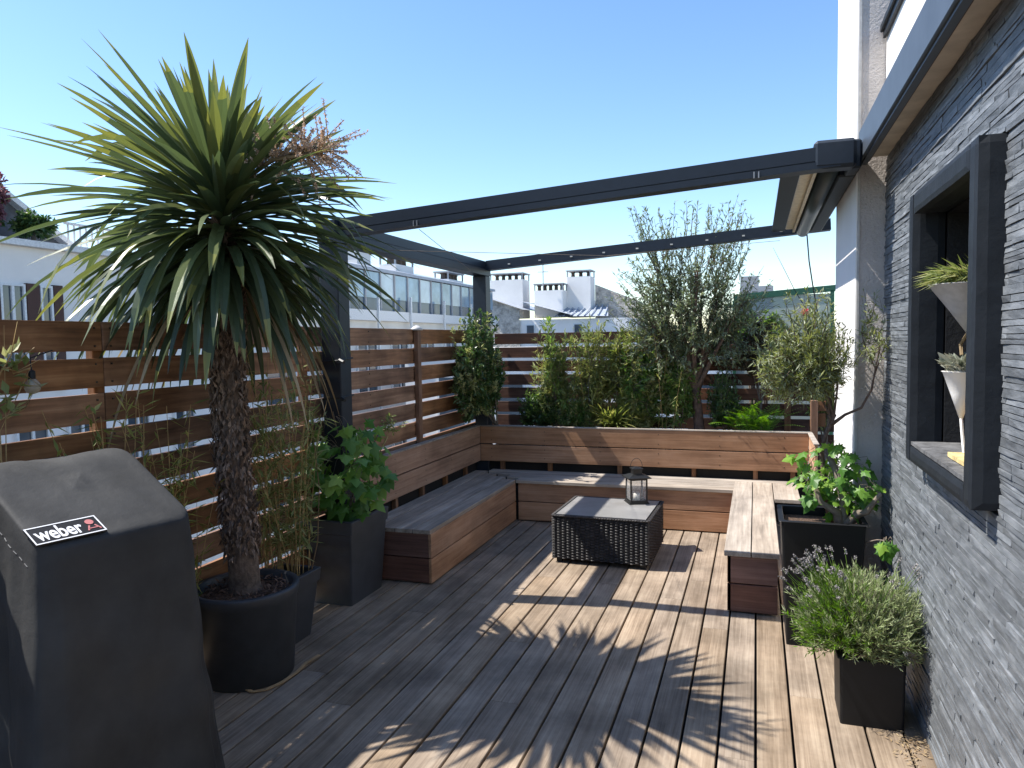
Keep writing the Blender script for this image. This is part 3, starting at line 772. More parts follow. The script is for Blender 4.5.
# ------------------------------------------------------------------ palm
def palm():
    rp = random.Random(21)
    t = thing('palm_tree', 'tall palm with sword leaves and shaggy trunk in the round pot', 'palm tree', (-2.495, 3.11, .43))
    c = lambda z: V((-2.525 - .02*(z-.43) + .012*math.sin(z*4), 3.12+.01*math.sin(z*3), z))
    g = MB(); pts = [c(.40+i*.064) for i in range(34)]
    rad = [.094 if i < 1 else (.078 if i < 5 else .074) for i in range(34)]; rad = [r - .0008*i for i, r in enumerate(rad)]
    g.tube(pts, rad, 18, .2)
    for i in range(2600):
        z = rp.uniform(.62, 2.3); a = rp.random()*2*PI; r_ = .072 - .0004*(z*10)
        o = c(z); out = V((math.cos(a), math.sin(a), 0)); p = o + out*r_
        dn = -1 if rp.random() < .45 else 1
        d = out*rp.uniform(.25,.8) + V((0,0,dn*rp.uniform(.7,1.2))) + V((-math.sin(a), math.cos(a), 0))*rp.uniform(-.3,.3)
        g.leaf(p, d, out, rp.uniform(.03,.075), rp.uniform(.012,.026), rp.random(), fold=.4)
    g.build('trunk', BARK, t)
    def blade(g, p, d, L, W, droop, var, nseg=9, tw=0):
        p = V(p); d = V(d).normalized(); P = []; F = []
        side0 = d.cross(V((0,0,1)))
        if side0.length < .1: side0 = V((1,0,0))
        side0.normalize()
        ds = L/nseg
        for i in range(nseg+1):
            s_ = i/nseg
            w_ = W*(.55+1.8*s_ if s_ < .25 else (1.0 if s_ < .5 else 1))
            if s_ >= .5: w_ = W*max(.03, 1-((s_-.5)/.5)**2.2)
            if s_ < .25: w_ = W*(.55+1.8*s_)
            side = (side0 + V((0,0,tw*s_))).normalized(); nn = side.cross(d).normalized()
            P += [p + side*w_/2 + nn*w_*.16, p - nn*w_*.02, p - side*w_/2 + nn*w_*.16]
            d = (d + V((0,0,-1))*droop*ds*(.35+1.3*s_)).normalized(); p = p + d*ds
        for i in range(nseg):
            o = i*3; F += [(o, o+3, o+4, o+1), (o+1, o+4, o+5, o+2)]
        k0 = len(g.f); g.add(P, F, var)
        if rp.random() < .45:
            for j in range(2*(nseg-rp.choice((1,1,2))), 2*nseg): g.a[k0+j] = 1.0
    g = MB(); N = 500
    for i in range(N):
        f = i/N                                    # 0 = youngest (upright), 1 = oldest (hanging)
        az = i*2.39996 + rp.uniform(-.3,.3)
        e = R(82 - 112*f**.52 + rp.uniform(-16, 16))
        base = c(2.56 - .50*f) + V((math.cos(az), math.sin(az), 0))*.05
        d = V((math.cos(az)*math.cos(e), math.sin(az)*math.cos(e), math.sin(e)))
        L = (rp.uniform(.58, 1.0) if f < .7 else rp.uniform(.55,.80)) if f > .10 else rp.uniform(.42, .74)
        if d.x < -.3 and d.z < .35: L *= 1.12
        L *= 1 - .22*max(0, math.sin(e))
        dr = .05 + (.5*f if f < .5 else .25+2.8*(f-.5)) + rp.uniform(0,.9)*f**.5 + (1.8 if rp.random() < .15 else 0)
        var = min(1, max(0, .62 - .42*f + rp.uniform(-.22,.34)))
        blade(g, base, d, L, rp.uniform(.038,.060), dr, var, tw=rp.uniform(-.9,.9))
    g.build('crown', L_PALM, t)
    g = MB()
    for i in range(20):
        az = rp.random()*2*PI; base = c(2.1) + V((math.cos(az), math.sin(az), 0))*.05
        if i < 5: az = math.atan2(-.15-rp.random()*.3, -1)
        d = V((math.cos(az), math.sin(az), -.5-rp.random()*.5)); blade(g, base, d, rp.uniform(.7,1.15), .028, 1.5, rp.random(), tw=.5)
    g.build('dry_leaf', L_DRY, t)
    # flower panicle on the right of the crown
    g = MB(); gs = MB(); a0 = c(2.45)
    tip0 = a0 + V((.74, -.16, .12))
    gs.tube([a0, a0.lerp(tip0, .5)+V((0,0,.07)), tip0], [.014,.011,.004], 6)
    for i in range(84):
        s_ = rp.uniform(.34, 1); p = a0.lerp(tip0, s_) + V((0,0,.07*math.sin(PI*s_)))
        d = V((rp.uniform(-.1,1.0), rp.uniform(-.8,.8), rp.uniform(-.5,.7))).normalized(); L = rp.uniform(.12,.25)
        q = p + d*L + V((0,0,-.02)); gs.tube([p, p.lerp(q,.5)+V((0,0,.012)), q], [.003,.0025,.0015], 4, cap=False)
        for k in range(60):
            r_ = p.lerp(q, rp.uniform(.15, 1)); dd = V((rp.uniform(-1,1), rp.uniform(-1,1), rp.uniform(-1,1)))
            g.leaf(r_, dd, (0,0,1), rp.uniform(.009,.018), .010, rp.random())
    fl_ = gs.build('flower_stalk', L_DRY, t); g.build('blossom', L_PANI, fl_)
palm()
g = MB()
pts = [(-2.37,2.93,.012),(-2.33,2.925,.006),(-2.28,2.96,.006),(-2.25,3.05,.006),(-2.245,3.17,.007),(-2.26,3.27,.009),(-2.235,3.36,.02)]
for i in range(len(pts)-1):
    a, b = V(pts[i]), V(pts[i+1]); sd = (b-a).cross(V((0,0,1))).normalized()*.009
    g.add([a+sd, a-sd, b-sd, b+sd, a+sd+V((0,0,.004)), a-sd+V((0,0,.004)), b-sd+V((0,0,.004)), b+sd+V((0,0,.004))], [(0,1,2,3),(7,6,5,4),(0,4,5,1),(1,5,6,2),(2,6,7,3),(3,7,4,0)], .5)
tag(g.build('dry_leaf', ROPE, base=(-2.28,3.0,0)), 'long tan dry leaf curled on the deck around the round palm pot', 'fallen leaf')

# ------------------------------------------------------------------ generic woody plants
def rdir(r, zmin=-1, zmax=1):
    z = r.uniform(zmin, zmax); a = r.random()*2*PI; s_ = math.sqrt(max(0, 1-z*z)); return V((s_*math.cos(a), s_*math.sin(a), z))
def woody(name, label, cat, base, trunk, tr, centre, rad, nlimb, ntwig, nleaf, LL, LW, leafm, barkm, seed, group=None, upb=.35, shell=.35, spur=0, tops=0, twr=.004, leafjit=.9, lean=(0,0,0), zcut=None, second=None, parent_names=('trunk', 'foliage')):
    r = random.Random(seed); t = thing(name, label, cat, base, group)
    g = MB(); f = MB(); f2 = MB()
    b = V(base); tpts = [V(p) for p in trunk]
    n = len(tpts); g.tube(tpts, [tr*(1-.45*i/max(1,n-1))*(1.25 if i == 0 else 1) for i in range(n)], 10)
    C = V(centre); A = V(rad); ends = []
    top = tpts[-1]
    for i in range(nlimb):
        d = rdir(r, -.15, .95); e = C + V((d.x*A.x, d.y*A.y, d.z*A.z))*r.uniform(.45,.8)
        m1 = top.lerp(e, .4) + V((r.uniform(-.05,.05), r.uniform(-.05,.05), .06))
        pts = [top.lerp(tpts[-2], r.uniform(0,.5)) if n > 1 else top, m1, e]
        g.tube(pts, [tr*.42, tr*.28, tr*.1], 6, cap=False); ends.append(pts)
    for i in range(ntwig):
        d = rdir(r, -.85 if zcut is None else zcut, 1)
        k = r.uniform(shell, 1)**.6
        e = C + V((d.x*A.x, d.y*A.y, d.z*A.z))*k
        e += V(lean)*k
        if tops and i < tops:
            e = C + V((r.uniform(-.7,.7)*A.x, r.uniform(-.7,.7)*A.y, A.z*r.uniform(.95,1.3)))
        lp = min(ends, key=lambda P: (P[2]-e).length + r.uniform(0,.35)); s0 = lp[1].lerp(lp[2], r.random())
        L = (e-s0).length; L2 = min(L, .55*max(A)); s0 = e + (s0-e)*(L2/max(L,1e-4))
        md = s0.lerp(e, .55) + V((r.uniform(-.04,.04), r.uniform(-.04,.04), -.02*upb)) 
        e2 = e + V((0,0,upb*.12))
        g.tube([s0, md, e2], [twr, twr*.7, twr*.35], 3, cap=False)
        nl = int(nleaf*r.uniform(.6,1.3)); tone = r.random()
        for q in range(nl):
            s_ = r.uniform(.12, 1.0); p = s0.lerp(md, s_/.55) if s_ < .55 else md.lerp(e2, (s_-.55)/.45)
            ax = (e2-s0).normalized(); dd = ax*r.uniform(.2,1.0) + rdir(r)*leafjit
            nr = V((r.uniform(-.8,.8), r.uniform(-.8,.8), 1))
            va = min(1, max(0, .55*tone+.45*r.random()))
            tgt = f2 if (second and tone > .72) else f
            tgt.leaf(p + rdir(r)*.008, dd, nr, LL*r.uniform(.6,1.2), LW*r.uniform(.7,1.15), va)
    g.build(parent_names[0], barkm, t, True); f.build(parent_names[1], leafm, t)
    if second: f2.build('young_' + parent_names[1], second, t)
    return t
# large olive in the bed
woody('olive_tree', 'large grey green olive tree rising above the back fence', 'tree', (-.53, 7.42, .56),
      [(-.53,7.42,.5),(-.525,7.42,.8),(-.545,7.42,1.05),(-.56,7.43,1.2)], .062, (-.62,7.40,1.88), (.86,.45,.82), 18, 620, 32, .056, .015, L_OLIVE, OBARK, 4, upb=.5, shell=.10, tops=70)
woody('olive_tree', 'small olive tree with bent trunk rising from the vine in the tall black planter', 'tree', (.40, 4.44, .58),
      [(.42,4.44,.56),(.37,4.45,.85),(.352,4.45,1.05),(.375,4.45,1.15),(.42,4.45,1.26)], .017, (.25,4.45,1.52), (.29,.24,.30), 10, 330, 32, .048, .009, L_OLIVE2, OBARK, 8, upb=.5, shell=.15, tops=14, twr=.0025)
woody('olive_tree', 'slender olive branch curving up in front of the stucco pier', 'branch', (.42, 4.44, 1.2),
      [(.40,4.45,1.20),(.47,4.44,1.26),(.55,4.43,1.30),(.60,4.43,1.40),(.62,4.43,1.52)], .009, (.60,4.42,1.62), (.10,.10,.22), 4, 26, 20, .045, .0085, L_OLIVE2, OBARK, 9, upb=.5, shell=.15, tops=5, twr=.002)
# corner shrub, dark below, pale young tops
woody('corner_shrub', 'dark glossy shrub with pale young tips in the back left corner', 'shrub', (-2.5, 7.3, .56),
      [(-2.5,7.3,.5),(-2.55,7.15,.85)], .02, (-2.60,6.80,1.30), (.20,.55,.50), 10, 640, 30, .055, .026, L_DARK, TWIG, 12, upb=.4, shell=.1, second=L_YEL, tops=26, parent_names=('stem','foliage'))
for k, (x, lab, lm, seed, h, wdt, L_, W_, sec) in enumerate((
    (-2.0, 'sparse upright plant with pale yellow leaves next to the corner shrub', L_YEL, 31, .58, .26, .085, .022, L_GREEN),
    (-1.62, 'thin yellowish young shrub standing before the fence gaps', L_YEL, 32, .60, .26, .085, .022, L_BAMB),
    (-1.02, 'bushy green shrub with narrow leaves left of the olive trunk', L_GREEN, 34, .50, .32, .065, .026, L_YEL),
    (-.72, 'dense mixed shrub close to the left of the olive trunk', L_GREEN, 35, .44, .24, .06, .024, L_YEL),
    (-.30, 'dark purple green shrub between olive trunk and fern', L_DARK, 36, .30, .16, .045, .02, None),
    (-2.15, 'low dense dark green shrub at the foot of the corner shrub', L_DARK, 37, .22, .26, .05, .022, L_GREEN),
    (-1.75, 'low spreading green shrub beneath the thin yellowish shrub', L_GREEN, 38, .16, .24, .05, .02, L_YEL),
    (-1.15, 'low bright leafy shrub right of the strap leaved plant', L_BAMB, 39, .26, .24, .06, .022, L_YEL))):
    woody('garden_shrub', lab, 'shrub', (x, 7.42, .56), [(x,7.42,.52),(x+.01,7.42,.7)], .012, (x, 7.42, .70+h*1.06), (wdt, .2, h*1.12), 7, 85 if lm is L_YEL else 210, 26, L_, W_, lm, TWIG, seed, group='shrubs in the raised bed', upb=.5, shell=.1, second=sec, parent_names=('stem','foliage'))
# strappy clump
def clump(name, label, cat, base, n, L, W, mat, seed, spread=.8, group=None, stems=None, elev=(.2,1.4), droop=1.4):
    r = random.Random(seed); t = thing(name, label, cat, base, group); g = MB()
    for i in range(n):
        a = r.random()*2*PI; p = V(base) + V((r.uniform(-.06,.06), r.uniform(-.05,.05), r.uniform(0,.12)))
        d = V((math.cos(a)*spread, math.sin(a)*spread, r.uniform(*elev))).normalized(); ll = L*r.uniform(.6,1.1); ns = 5; sd = d.cross(V((0,0,1))).normalized(); P = []; F = []
        for k in range(ns+1):
            s_ = k/ns; w_ = W*math.sin(PI*min(.97, .12+s_*.86)); nn = sd.cross(d)
            P += [p+sd*w_/2+nn*w_*.1, p-sd*w_/2+nn*w_*.1]; d = (d+V((0,0,-droop*ll/ns*1.4))).normalized(); p = p+d*ll/ns
        for k in range(ns): F.append((2*k, 2*k+2, 2*k+3, 2*k+1))
        g.add(P, F, r.random())
    g.build('leaves', mat, t); return t
clump('strap_plant', 'arching strap leaved plant in the middle of the planting bed', 'plant', (-1.38, 7.38, .74), 380, .36, .018, L_BAMB, 51)
woody('garden_shrub', 'tall leafy shoots rising over the strap leaved plant', 'shrub', (-1.3, 7.5, .56), [(-1.3,7.5,.52),(-1.3,7.5,.9)], .012, (-1.3,7.5,1.35), (.30,.18,.50), 7, 130, 24, .085, .022, L_BAMB, TWIG, 53, group='shrubs in the raised bed', upb=.6, shell=.1, second=L_YEL, parent_names=('stem','foliage'))
# fern
def fern():
    r = random.Random(61); t = thing('fern', 'bright green fern behind the bench right of the olive trunk', 'fern', (-.02, 7.30, .78)); g = MB()
    for i in range(52):
        a = r.random()*2*PI; p = V((-.02+r.uniform(-.16,.16), 7.30+r.uniform(-.08,.08), .82)); d = V((math.cos(a), math.sin(a)*.8, r.uniform(.6,1.5))).normalized(); L = r.uniform(.30,.48); ns = 17
        for k in range(ns):
            s_ = k/ns; sd = d.cross(V((0,0,1))).normalized(); nn = sd.cross(d); w_ = .062*math.sin(PI*min(1,.15+s_*.85))**.8
            for q in (-1, 1): g.leaf(p, sd*q + d*.45, nn, w_, .010, min(1,max(0,.3+.5*r.random()+.2*s_)), fold=.1)
            d = (d+V((0,0,-.05))).normalized(); p = p+d*L/ns
    g.build('frond', L_FERN, t)
fern()
woody('garden_shrub', 'dark reddish leaved shrub covering the fence top between the two olive trees', 'shrub', (.05, 7.62, .56), [(.05,7.62,.54),(.05,7.62,1.1)], .012, (.05,7.6,1.52), (.36,.14,.28), 8, 190, 24, .05, .024, leafmat('dark_purple_leaf', (.035,.03,.022), (.07,.06,.035), (.13,.12,.06), .25), TWIG, 75, upb=.4, shell=.1, parent_names=('stem','foliage'))
# greenery in the far right corner
woody('hedge_plant', 'bright green climbing foliage strip left of the white pier', 'shrub', (.62, 7.5, .0), [(.62,7.5,0),(.62,7.5,.7)], .02, (.66,7.5,1.25), (.22,.2,.62), 8, 180, 30, .05, .022, L_YEL, TWIG, 71, upb=.3, shell=.1, second=L_GREEN, parent_names=('stem','foliage'))
woody('garden_shrub', 'dark reddish foliage shrub beyond the fence under the green screen', 'shrub', (.1, 8.9, -.1), [(.1,8.9,-.1),(.1,8.9,1.0)], .03, (-.02,8.3,1.62), (.45,.3,.28), 9, 190, 26, .06, .03, leafmat('dark_red_leaf', (.03,.02,.018), (.06,.045,.03), (.12,.09,.05), .25), TWIG, 73, upb=.3, shell=.1, parent_names=('stem','foliage'))
woody('garden_shrub', 'bright green shrub with broad leaves in front of the frosted screen', 'shrub', (-.05, 8.2, -.1), [(-.05,8.2,-.1),(-.02,8.2,1.1)], .03, (.02,8.2,1.72), (.30,.2,.22), 7, 80, 22, .08, .04, L_GREEN, TWIG, 74, upb=.3, shell=.1, parent_names=('stem','foliage'))

# bamboo / reedy stems behind the palm and behind the grill
def reeds(name, label, base, n, h, spread, seed, leaf=True, mat=L_BAMB, gx=(0,0)):
    r = random.Random(seed); t = thing(name, label, 'bamboo', base, None); g = MB(); f = MB()
    for i in range(n):
        p = V(base)+V((r.uniform(-spread[0],spread[0])*.5, r.uniform(-spread[1],spread[1])*.5, 0)); hh = h*r.uniform(.6,1.05)
        lean = V((r.uniform(-.14,.14)+gx[0], r.uniform(-.30,.30)+gx[1], 0)); pts = [p+lean*(s_**1.5)+V((0,0,hh*s_)) for s_ in (0,.25,.5,.75,1)]
        g.tube(pts, [.003,.0028,.0024,.002,.0012], 4, cap=False)
        for k in range(int(r.uniform(26,52))):
            s_ = r.uniform(.15,1); q = pts[int(s_*4)] if s_ >= 1 else pts[int(s_*4)].lerp(pts[int(s_*4)+1], s_*4-int(s_*4))
            d = V((r.uniform(-1,1), r.uniform(-1,1), r.uniform(-.8,.8)))
            f.leaf(q, d, (r.uniform(-.6,.6), r.uniform(-.6,.6), 1), r.uniform(.05,.11), r.uniform(.009,.017), r.random())
    g.build('cane', STRAWST, t); f.build('foliage', mat, t)
reeds('bamboo', 'yellowish bamboo canes growing in the trough behind the palm trunk', (-2.57, 3.58, .33), 36, 1.34, (.22, .24), 81, mat=L_YEL)
reeds('bamboo', 'loose green bamboo sprigs between the grill and the fence', (-2.70, 2.75, 0.001), 46, 1.45, (.04, .50), 82, gx=(.05,-.1))
woody('bamboo', 'tall twig with yellow leaves in front of the left fence edge', 'plant', (-2.72, 2.0, .0), [(-2.72,2.0,0),(-2.72,2.04,1.1)], .006, (-2.70,2.06,1.62), (.05,.16,.34), 4, 10, 6, .06, .03, L_YEL, STRAWST, 83, parent_names=('cane','foliage'))

reeds('bamboo', 'loose pale bamboo canes at the back fence right of the corner shrub', (-2.0, 7.5, .56), 14, 1.18, (.42, .2), 84, gx=(0,-.02))
reeds('bamboo', 'leafy pale green bamboo canes behind the strap leaved plant', (-1.45, 7.5, .56), 16, 1.26, (.5, .2), 85, gx=(0,-.02))
reeds('bamboo', 'thin bamboo canes close to the left side of the large olive', (-.98, 7.45, .56), 12, 1.22, (.4, .2), 86, gx=(0,-.02))
# grape in the square planter
def vine(name, label, base, centre, rad, n, size, mat, seed, stems, sizej=.35, face=(0,-1,.6), second=None, bark=TWIG, sr=.008):
    r = random.Random(seed); t = thing(name, label, 'vine', base); g = MB(); f = MB(); f2 = MB()
    for st in stems: g.tube(st, [sr*(1-.6*i/(len(st)-1)) for i in range(len(st))], 6, cap=False)
    C = V(centre); A = V(rad)
    for i in range(n):
        d = rdir(r); k = r.random()**.45; p = C+V((d.x*A.x, d.y*A.y, d.z*A.z))*k
        b = min((V(q) for st in stems for q in st), key=lambda q: (q-p).length)
        g.tube([b.lerp(p, .35), b.lerp(p,.7)+V((0,0,.015)), p], [.002,.0018,.0012], 3, cap=False)
        out = (p-C); out.z *= .5
        dd = V((out.x+r.uniform(-.15,.15), out.y-.1, -.12+r.uniform(-.25,.1)))
        nr = V((out.x*1.2+r.uniform(-.4,.4)+face[0]*.3, out.y+face[1]*.4+r.uniform(-.4,.4), .35+r.random()*.5))
        (f2 if second and r.random() < .2 else f).blob_leaf(p, dd, nr, size*r.uniform(1-sizej, 1+sizej*.5), r.random(), rnd=r)
    g.build('stem', bark, t, True); f.build('foliage', mat, t)
    if second: f2.build('young_foliage', second, t)
    return t
vine('grape_vine', 'grape vine with large lobed green leaves in the square planter', (-2.62, 4.28, .50), (-2.56, 4.26, .90), (.27, .26, .34), 150, .155, L_GRAPE, 91,
     [[(-2.63,4.3,.5),(-2.6,4.28,.75),(-2.62,4.27,1.0),(-2.66,4.25,1.25)], [(-2.63,4.3,.5),(-2.55,4.3,.7),(-2.45,4.32,.95),(-2.4,4.4,1.1)]])
woody('grape_vine', 'thin pale curling vine shoot above the green leaves by the post', 'vine', (-2.40,4.45,.95), [(-2.42,4.42,.95),(-2.38,4.48,1.06)], .003, (-2.36,4.52,1.12), (.09,.09,.09), 3, 9, 9, .035, .02, L_YEL, L_YEL, 92, twr=.0022, parent_names=('stem','foliage'))
g = MB(); g.tube([(-2.62,4.06,.30),(-2.60,4.0,.30)], .001, 4)
t = thing('climbing_stem', 'thin bare climbing stem rising from the trough to the fence top', 'vine', (-2.42, 3.72, .33))
g = MB(); g.tube([(-2.46,3.62,.32),(-2.42,3.66,.55),(-2.45,3.74,.85),(-2.52,3.80,1.15),(-2.60,3.85,1.5),(-2.70,3.95,1.75)], [.004,.0035,.003,.003,.0025,.002], 5); g.build('stem', L_DRY, t)
# vine at right in the tall planter
vine('grape_vine', 'bright green vine with gnarled grey wood in the tall black planter', (.40, 4.40, .58), (.42, 4.42, .93), (.23, .20, .21), 150, .092, L_VINE, 95,
     [[(.45,4.36,.62),(.42,4.32,.74),(.34,4.30,.79),(.30,4.35,.90)], [(.45,4.36,.62),(.52,4.30,.74),(.56,4.26,.76),(.63,4.28,.86)], [(.45,4.36,.62),(.46,4.34,.80),(.42,4.40,.96),(.38,4.5,1.06)]], second=L_FERN, bark=TWIG, sr=.030)
vine('vine_sprig', 'single bright vine sprig leaning on the slate wall beside the planter', (.60, 4.12, .62), (.63, 4.06, .66), (.04, .06, .05), 9, .085, L_VINE, 96,
     [[(.56,4.25,.60),(.60,4.16,.64),(.63,4.08,.66)]], sr=.005)
# lavender
def lavender():
    r = random.Random(101); t = thing('lavender', 'rounded lavender bush with a few dried flower heads in the small planter', 'lavender', (.44, 3.56, .30))
    f = MB(); f2 = MB(); st = MB(); C = V((.445, 3.55, .435)); A = V((.31, .28, .235))
    for i in range(1000):
        d = rdir(r, -.6, 1); k = r.uniform(.45,1)**.5; e = C+V((d.x*A.x, d.y*A.y, d.z*A.z))*k*r.uniform(.9,1.08)
        s0 = V((.44+d.x*.05, 3.56+d.y*.05, .33)); ax = (e-s0).normalized(); s1 = e-ax*min(.12,(e-s0).length)
        st.tube([s0.lerp(s1,.5), s1, e], [.0018,.0015,.001], 3, cap=False)
        tone = r.random(); side = d.x < -.1+r.uniform(-.3,.3)
        for q in range(22):
            p = s1.lerp(e, r.uniform(-.15, 1.05)); dd = ax*.9+rdir(r)*.75+V((0,0,.25))
            (f2 if side and tone < .75 else f).leaf(p, dd, rdir(r), r.uniform(.022,.042), r.uniform(.0035,.006), min(1, .5*tone+.5*r.random()), fold=.1)
    st.build('stem', TWIG, t); f.build('foliage', L_LAV, t); f2.build('green_foliage', L_LAVG, t)
    for i in range(78):
        a = r.uniform(R(95), R(255)) if r.random() < .72 else r.uniform(0, 2*PI)
        el = r.uniform(.35, 1.3); d = V((math.cos(a), math.sin(a)*.9+.1, el)).normalized()
        p0 = C + V((d.x*A.x, d.y*A.y, d.z*A.z))*.8; p1 = p0 + (d+V((0,0,.5))).normalized()*r.uniform(.08,.15)
        s2 = MB(); fl = MB()
        s2.tube([p0, p0.lerp(p1,.5)+V((0,0,-.004)), p1 + d*.02], [.0014,.0012,.001], 4, cap=False)
        for q in range(18):
            fl.leaf(p1 + d*r.uniform(-.004,.026), d*.3+rdir(r), rdir(r), .010, .007, r.random())
        h = s2.build('flower_stem', L_LAVG, t); fl.build('flower_head', L_LFL, h)
lavender()
g = MB(); r = random.Random(5)
for i in range(90):
    g.leaf((r.gauss(.61,.04), r.gauss(3.30,.10), .003+r.random()*.006), (r.uniform(-1,1), r.uniform(-1,1), .1), (0,0,1), r.uniform(.015,.035), .007, r.random())
struct(tag(g.build('leaf_litter', L_DRY, base=(.6,3.3,0)), 'scatter of dry leaf bits on the deck at the foot of the slate wall', 'leaf litter'), 'stuff')

# ------------------------------------------------------------------ covered grill
def grill():
    t = thing('covered_grill', 'barbecue grill under a fitted dark grey cover at the left edge', 'grill', (-2.1, 1.95, 0))
    U = V((.124, .511, 0)).normalized(); O = V((-1.992, 1.645, 0)) - U*.05; W = V((-U.y, U.x, 0))
    LU, LV = .513, .55
    def ztop(v):
        if v < .34: return 1.10 + v*.54
        s_ = (v-.34)/(LV-.34); return 1.2836 + .112*s_ - .105*s_*s_
    # perimeter of a rounded rectangle in (u, v)
    def ring(off, r):
        P = []; N = 14
        u0, u1, v0, v1 = -off, LU+off, -off, LV+off
        cs = [(u1-r, v0+r, -90), (u1-r, v1-r, 0), (u0+r, v1-r, 90), (u0+r, v0+r, 180)]
        for i, (cu, cv, a0) in enumerate(cs):
            for k in range(7):
                a = R(a0+15*k); P.append((cu+r*math.cos(a), cv+r*math.sin(a)))
            nu, nv, na = cs[(i+1)%4]; a = R(a0+90); e = (cu+r*math.cos(a), cv+r*math.sin(a)); s2 = (nu+r*math.cos(R(na)), nv+r*math.sin(R(na)))
            for k in range(1, N): P.append((e[0]+(s2[0]-e[0])*k/N, e[1]+(s2[1]-e[1])*k/N))
        return P
    g = MB(); rings = []
    levels = 26
    for i in range(levels+1):
        s_ = i/levels; off = .085*(1-s_)**1.15; rg = ring(off, .06+.05*(1-s_)); L = []
        n = len(rg)
        for k, (u, v) in enumerate(rg):
            vc = min(max(v, 0), LV); zt = ztop(vc) - .012; z = .03 + (zt-.03)*s_
            a = k/n*2*PI
            wv = (noise.noise(V((math.cos(a)*3.2, math.sin(a)*3.2, s_*1.1)))*.055 + noise.noise(V((math.cos(a)*8, math.sin(a)*8, s_*1.4+5)))*.022)*(1-s_)**.7
            wv += noise.noise(V((u*5, v*5, z*6)))*.016*math.sin(PI*min(1,s_))
            cu, cv = u-LU/2, v-LV/2; q = math.hypot(cu, cv); u += cu/q*wv; v += cv/q*wv
            L.append(O + U*u + W*v + V((0,0,z)))
        rings.append(L)
    for off, dz in ((-.003, .006), (-.009, .0098), (-.018, .0118)):
        rg = ring(off, .055); rings.append([O+U*u+W*v+V((0,0,ztop(min(max(v,0),LV))-.012+dz)) for u, v in rg])
    base = ring(-.018, .055)
    for m in range(1, 9):
        k = 1-m/9
        L = []
        for (u, v) in base:
            uu = LU/2+(u-LU/2)*k; vv = LV/2+(v-LV/2)*k
            L.append(O+U*uu+W*vv+V((0,0,ztop(min(max(vv,0),LV)) + .012*noise.noise(V((uu*7, vv*5, 3))) + .006*noise.noise(V((uu*16+vv*9, vv*6, 9))) - .008*math.sin(uu/LU*PI))))
        rings.append(L)
    n = len(base); P = [p for L in rings for p in L]; F = []
    for i in range(len(rings)-1):
        for k in range(n): F.append((i*n+k, i*n+(k+1)%n, (i+1)*n+(k+1)%n, (i+1)*n+k))
    P.append(O+U*LU/2+W*LV/2+V((0,0,ztop(LV/2)))); c = len(P)-1; o = (len(rings)-1)*n
    for k in range(n): F.append((o+k, o+(k+1)%n, c))
    g.add(P, F, .5); g.build('cover', CLOTH, t, True)
    # hem piping down the near edge
    g = MB(); g.tube([V(rings[i][int(n*.75)+3]) for i in range(4, levels)], .003, 5)
    # dotted sunlight along the near top edge, modelled as paler grey dashes
    sm = MB(); q = rings[levels-2]; kk = range(int(n*.70), n-4)
    for k in range(int(n*.56), int(n*.755)):
        a_, b_2 = V(q[k]), V(q[(k+1)%n]); sm.tube([a_, a_.lerp(b_2, .55)], .0022, 4)
    sm.build('dapple_dashes', plain('dapple_grey', (.10,.10,.10), .8), t)
    # printed label: local (s along U, h up the slope)
    slope = math.atan(.50)
    su = U; sv = (W*math.cos(slope)+V((0,0,1))*math.sin(slope)); nn = su.cross(sv); nn = nn if nn.z > 0 else -nn
    A = O + V((0,0,1.10))
    def at(a, b, h=0): return A + su*a + sv*b + nn*(.012+h)
    # outline measured on the cover: width about .26, height about .085
    u0, u1, b0, b1 = -.006, .205, .016, .100
    g = MB(); g.add([at(u0,b0), at(u1,b0), at(u1,b1), at(u0,b1), at(u0,b0,-.006), at(u1,b0,-.006), at(u1,b1,-.006), at(u0,b1,-.006)], [(0,1,2,3),(0,4,5,1),(1,5,6,2),(2,6,7,3),(3,7,4,0)], .5)
    lb = g.build('label', LABELK, t)
    g = MB()
    def bar(a0, b0_, a1, b1_): g.add([at(a0,b0_,.0012), at(a1,b0_,.0012), at(a1,b1_,.0012), at(a0,b1_,.0012)], [(0,1,2,3)], .5)
    w_ = .0045
    bar(u0, b0, u1, b0+w_); bar(u0, b1-w_, u1, b1); bar(u0, b0+w_, u0+w_, b1-w_); bar(u1-w_, b0+w_, u1, b1-w_)
    g.build('label_border', LABELW, lb)
    cu = bpy.data.curves.new('tmp', 'FONT'); cu.body = 'weber'; cu.size = 1; cu.offset = .022; ob = bpy.data.objects.new('tmp', cu); COL.objects.link(ob)
    bpy.context.view_layer.update(); me = bpy.data.meshes.new_from_object(ob.evaluated_get(bpy.context.evaluated_depsgraph_get()))
    xs = [v.co.x for v in me.vertices]; ys = [v.co.y for v in me.vertices]; x0, x1, y0, y1 = min(xs), max(xs), min(ys), max(ys)
    g = MB(); P = []
    for v in me.vertices:
        a = u0+.014 + (v.co.x-x0)/(x1-x0)*.138; b = b0+.012 + (v.co.y-y0)/(y1-y0)*.062; P.append(at(a, b, .0015))
    g.add(P, [tuple(p.vertices) for p in me.polygons], .5); g.build('label_text', LABELW, lb)
    bpy.data.objects.remove(ob)
    g = MB(); kx, kb = u1-.030, b0+.056; P = []
    P = [at(kx+.013*math.cos(2*PI*k/20), kb+.013*math.sin(2*PI*k/20), .0015) for k in range(20)]; g.add(P, [tuple(range(20))], .5)
    for dx in (-1, 1): g.add([at(kx+dx*.006,kb-.019,.0015), at(kx+dx*.011,kb-.017,.0015), at(kx+dx*.022,kb-.040,.0015), at(kx+dx*.017,kb-.042,.0015)], [(0,1,2,3)], .5)
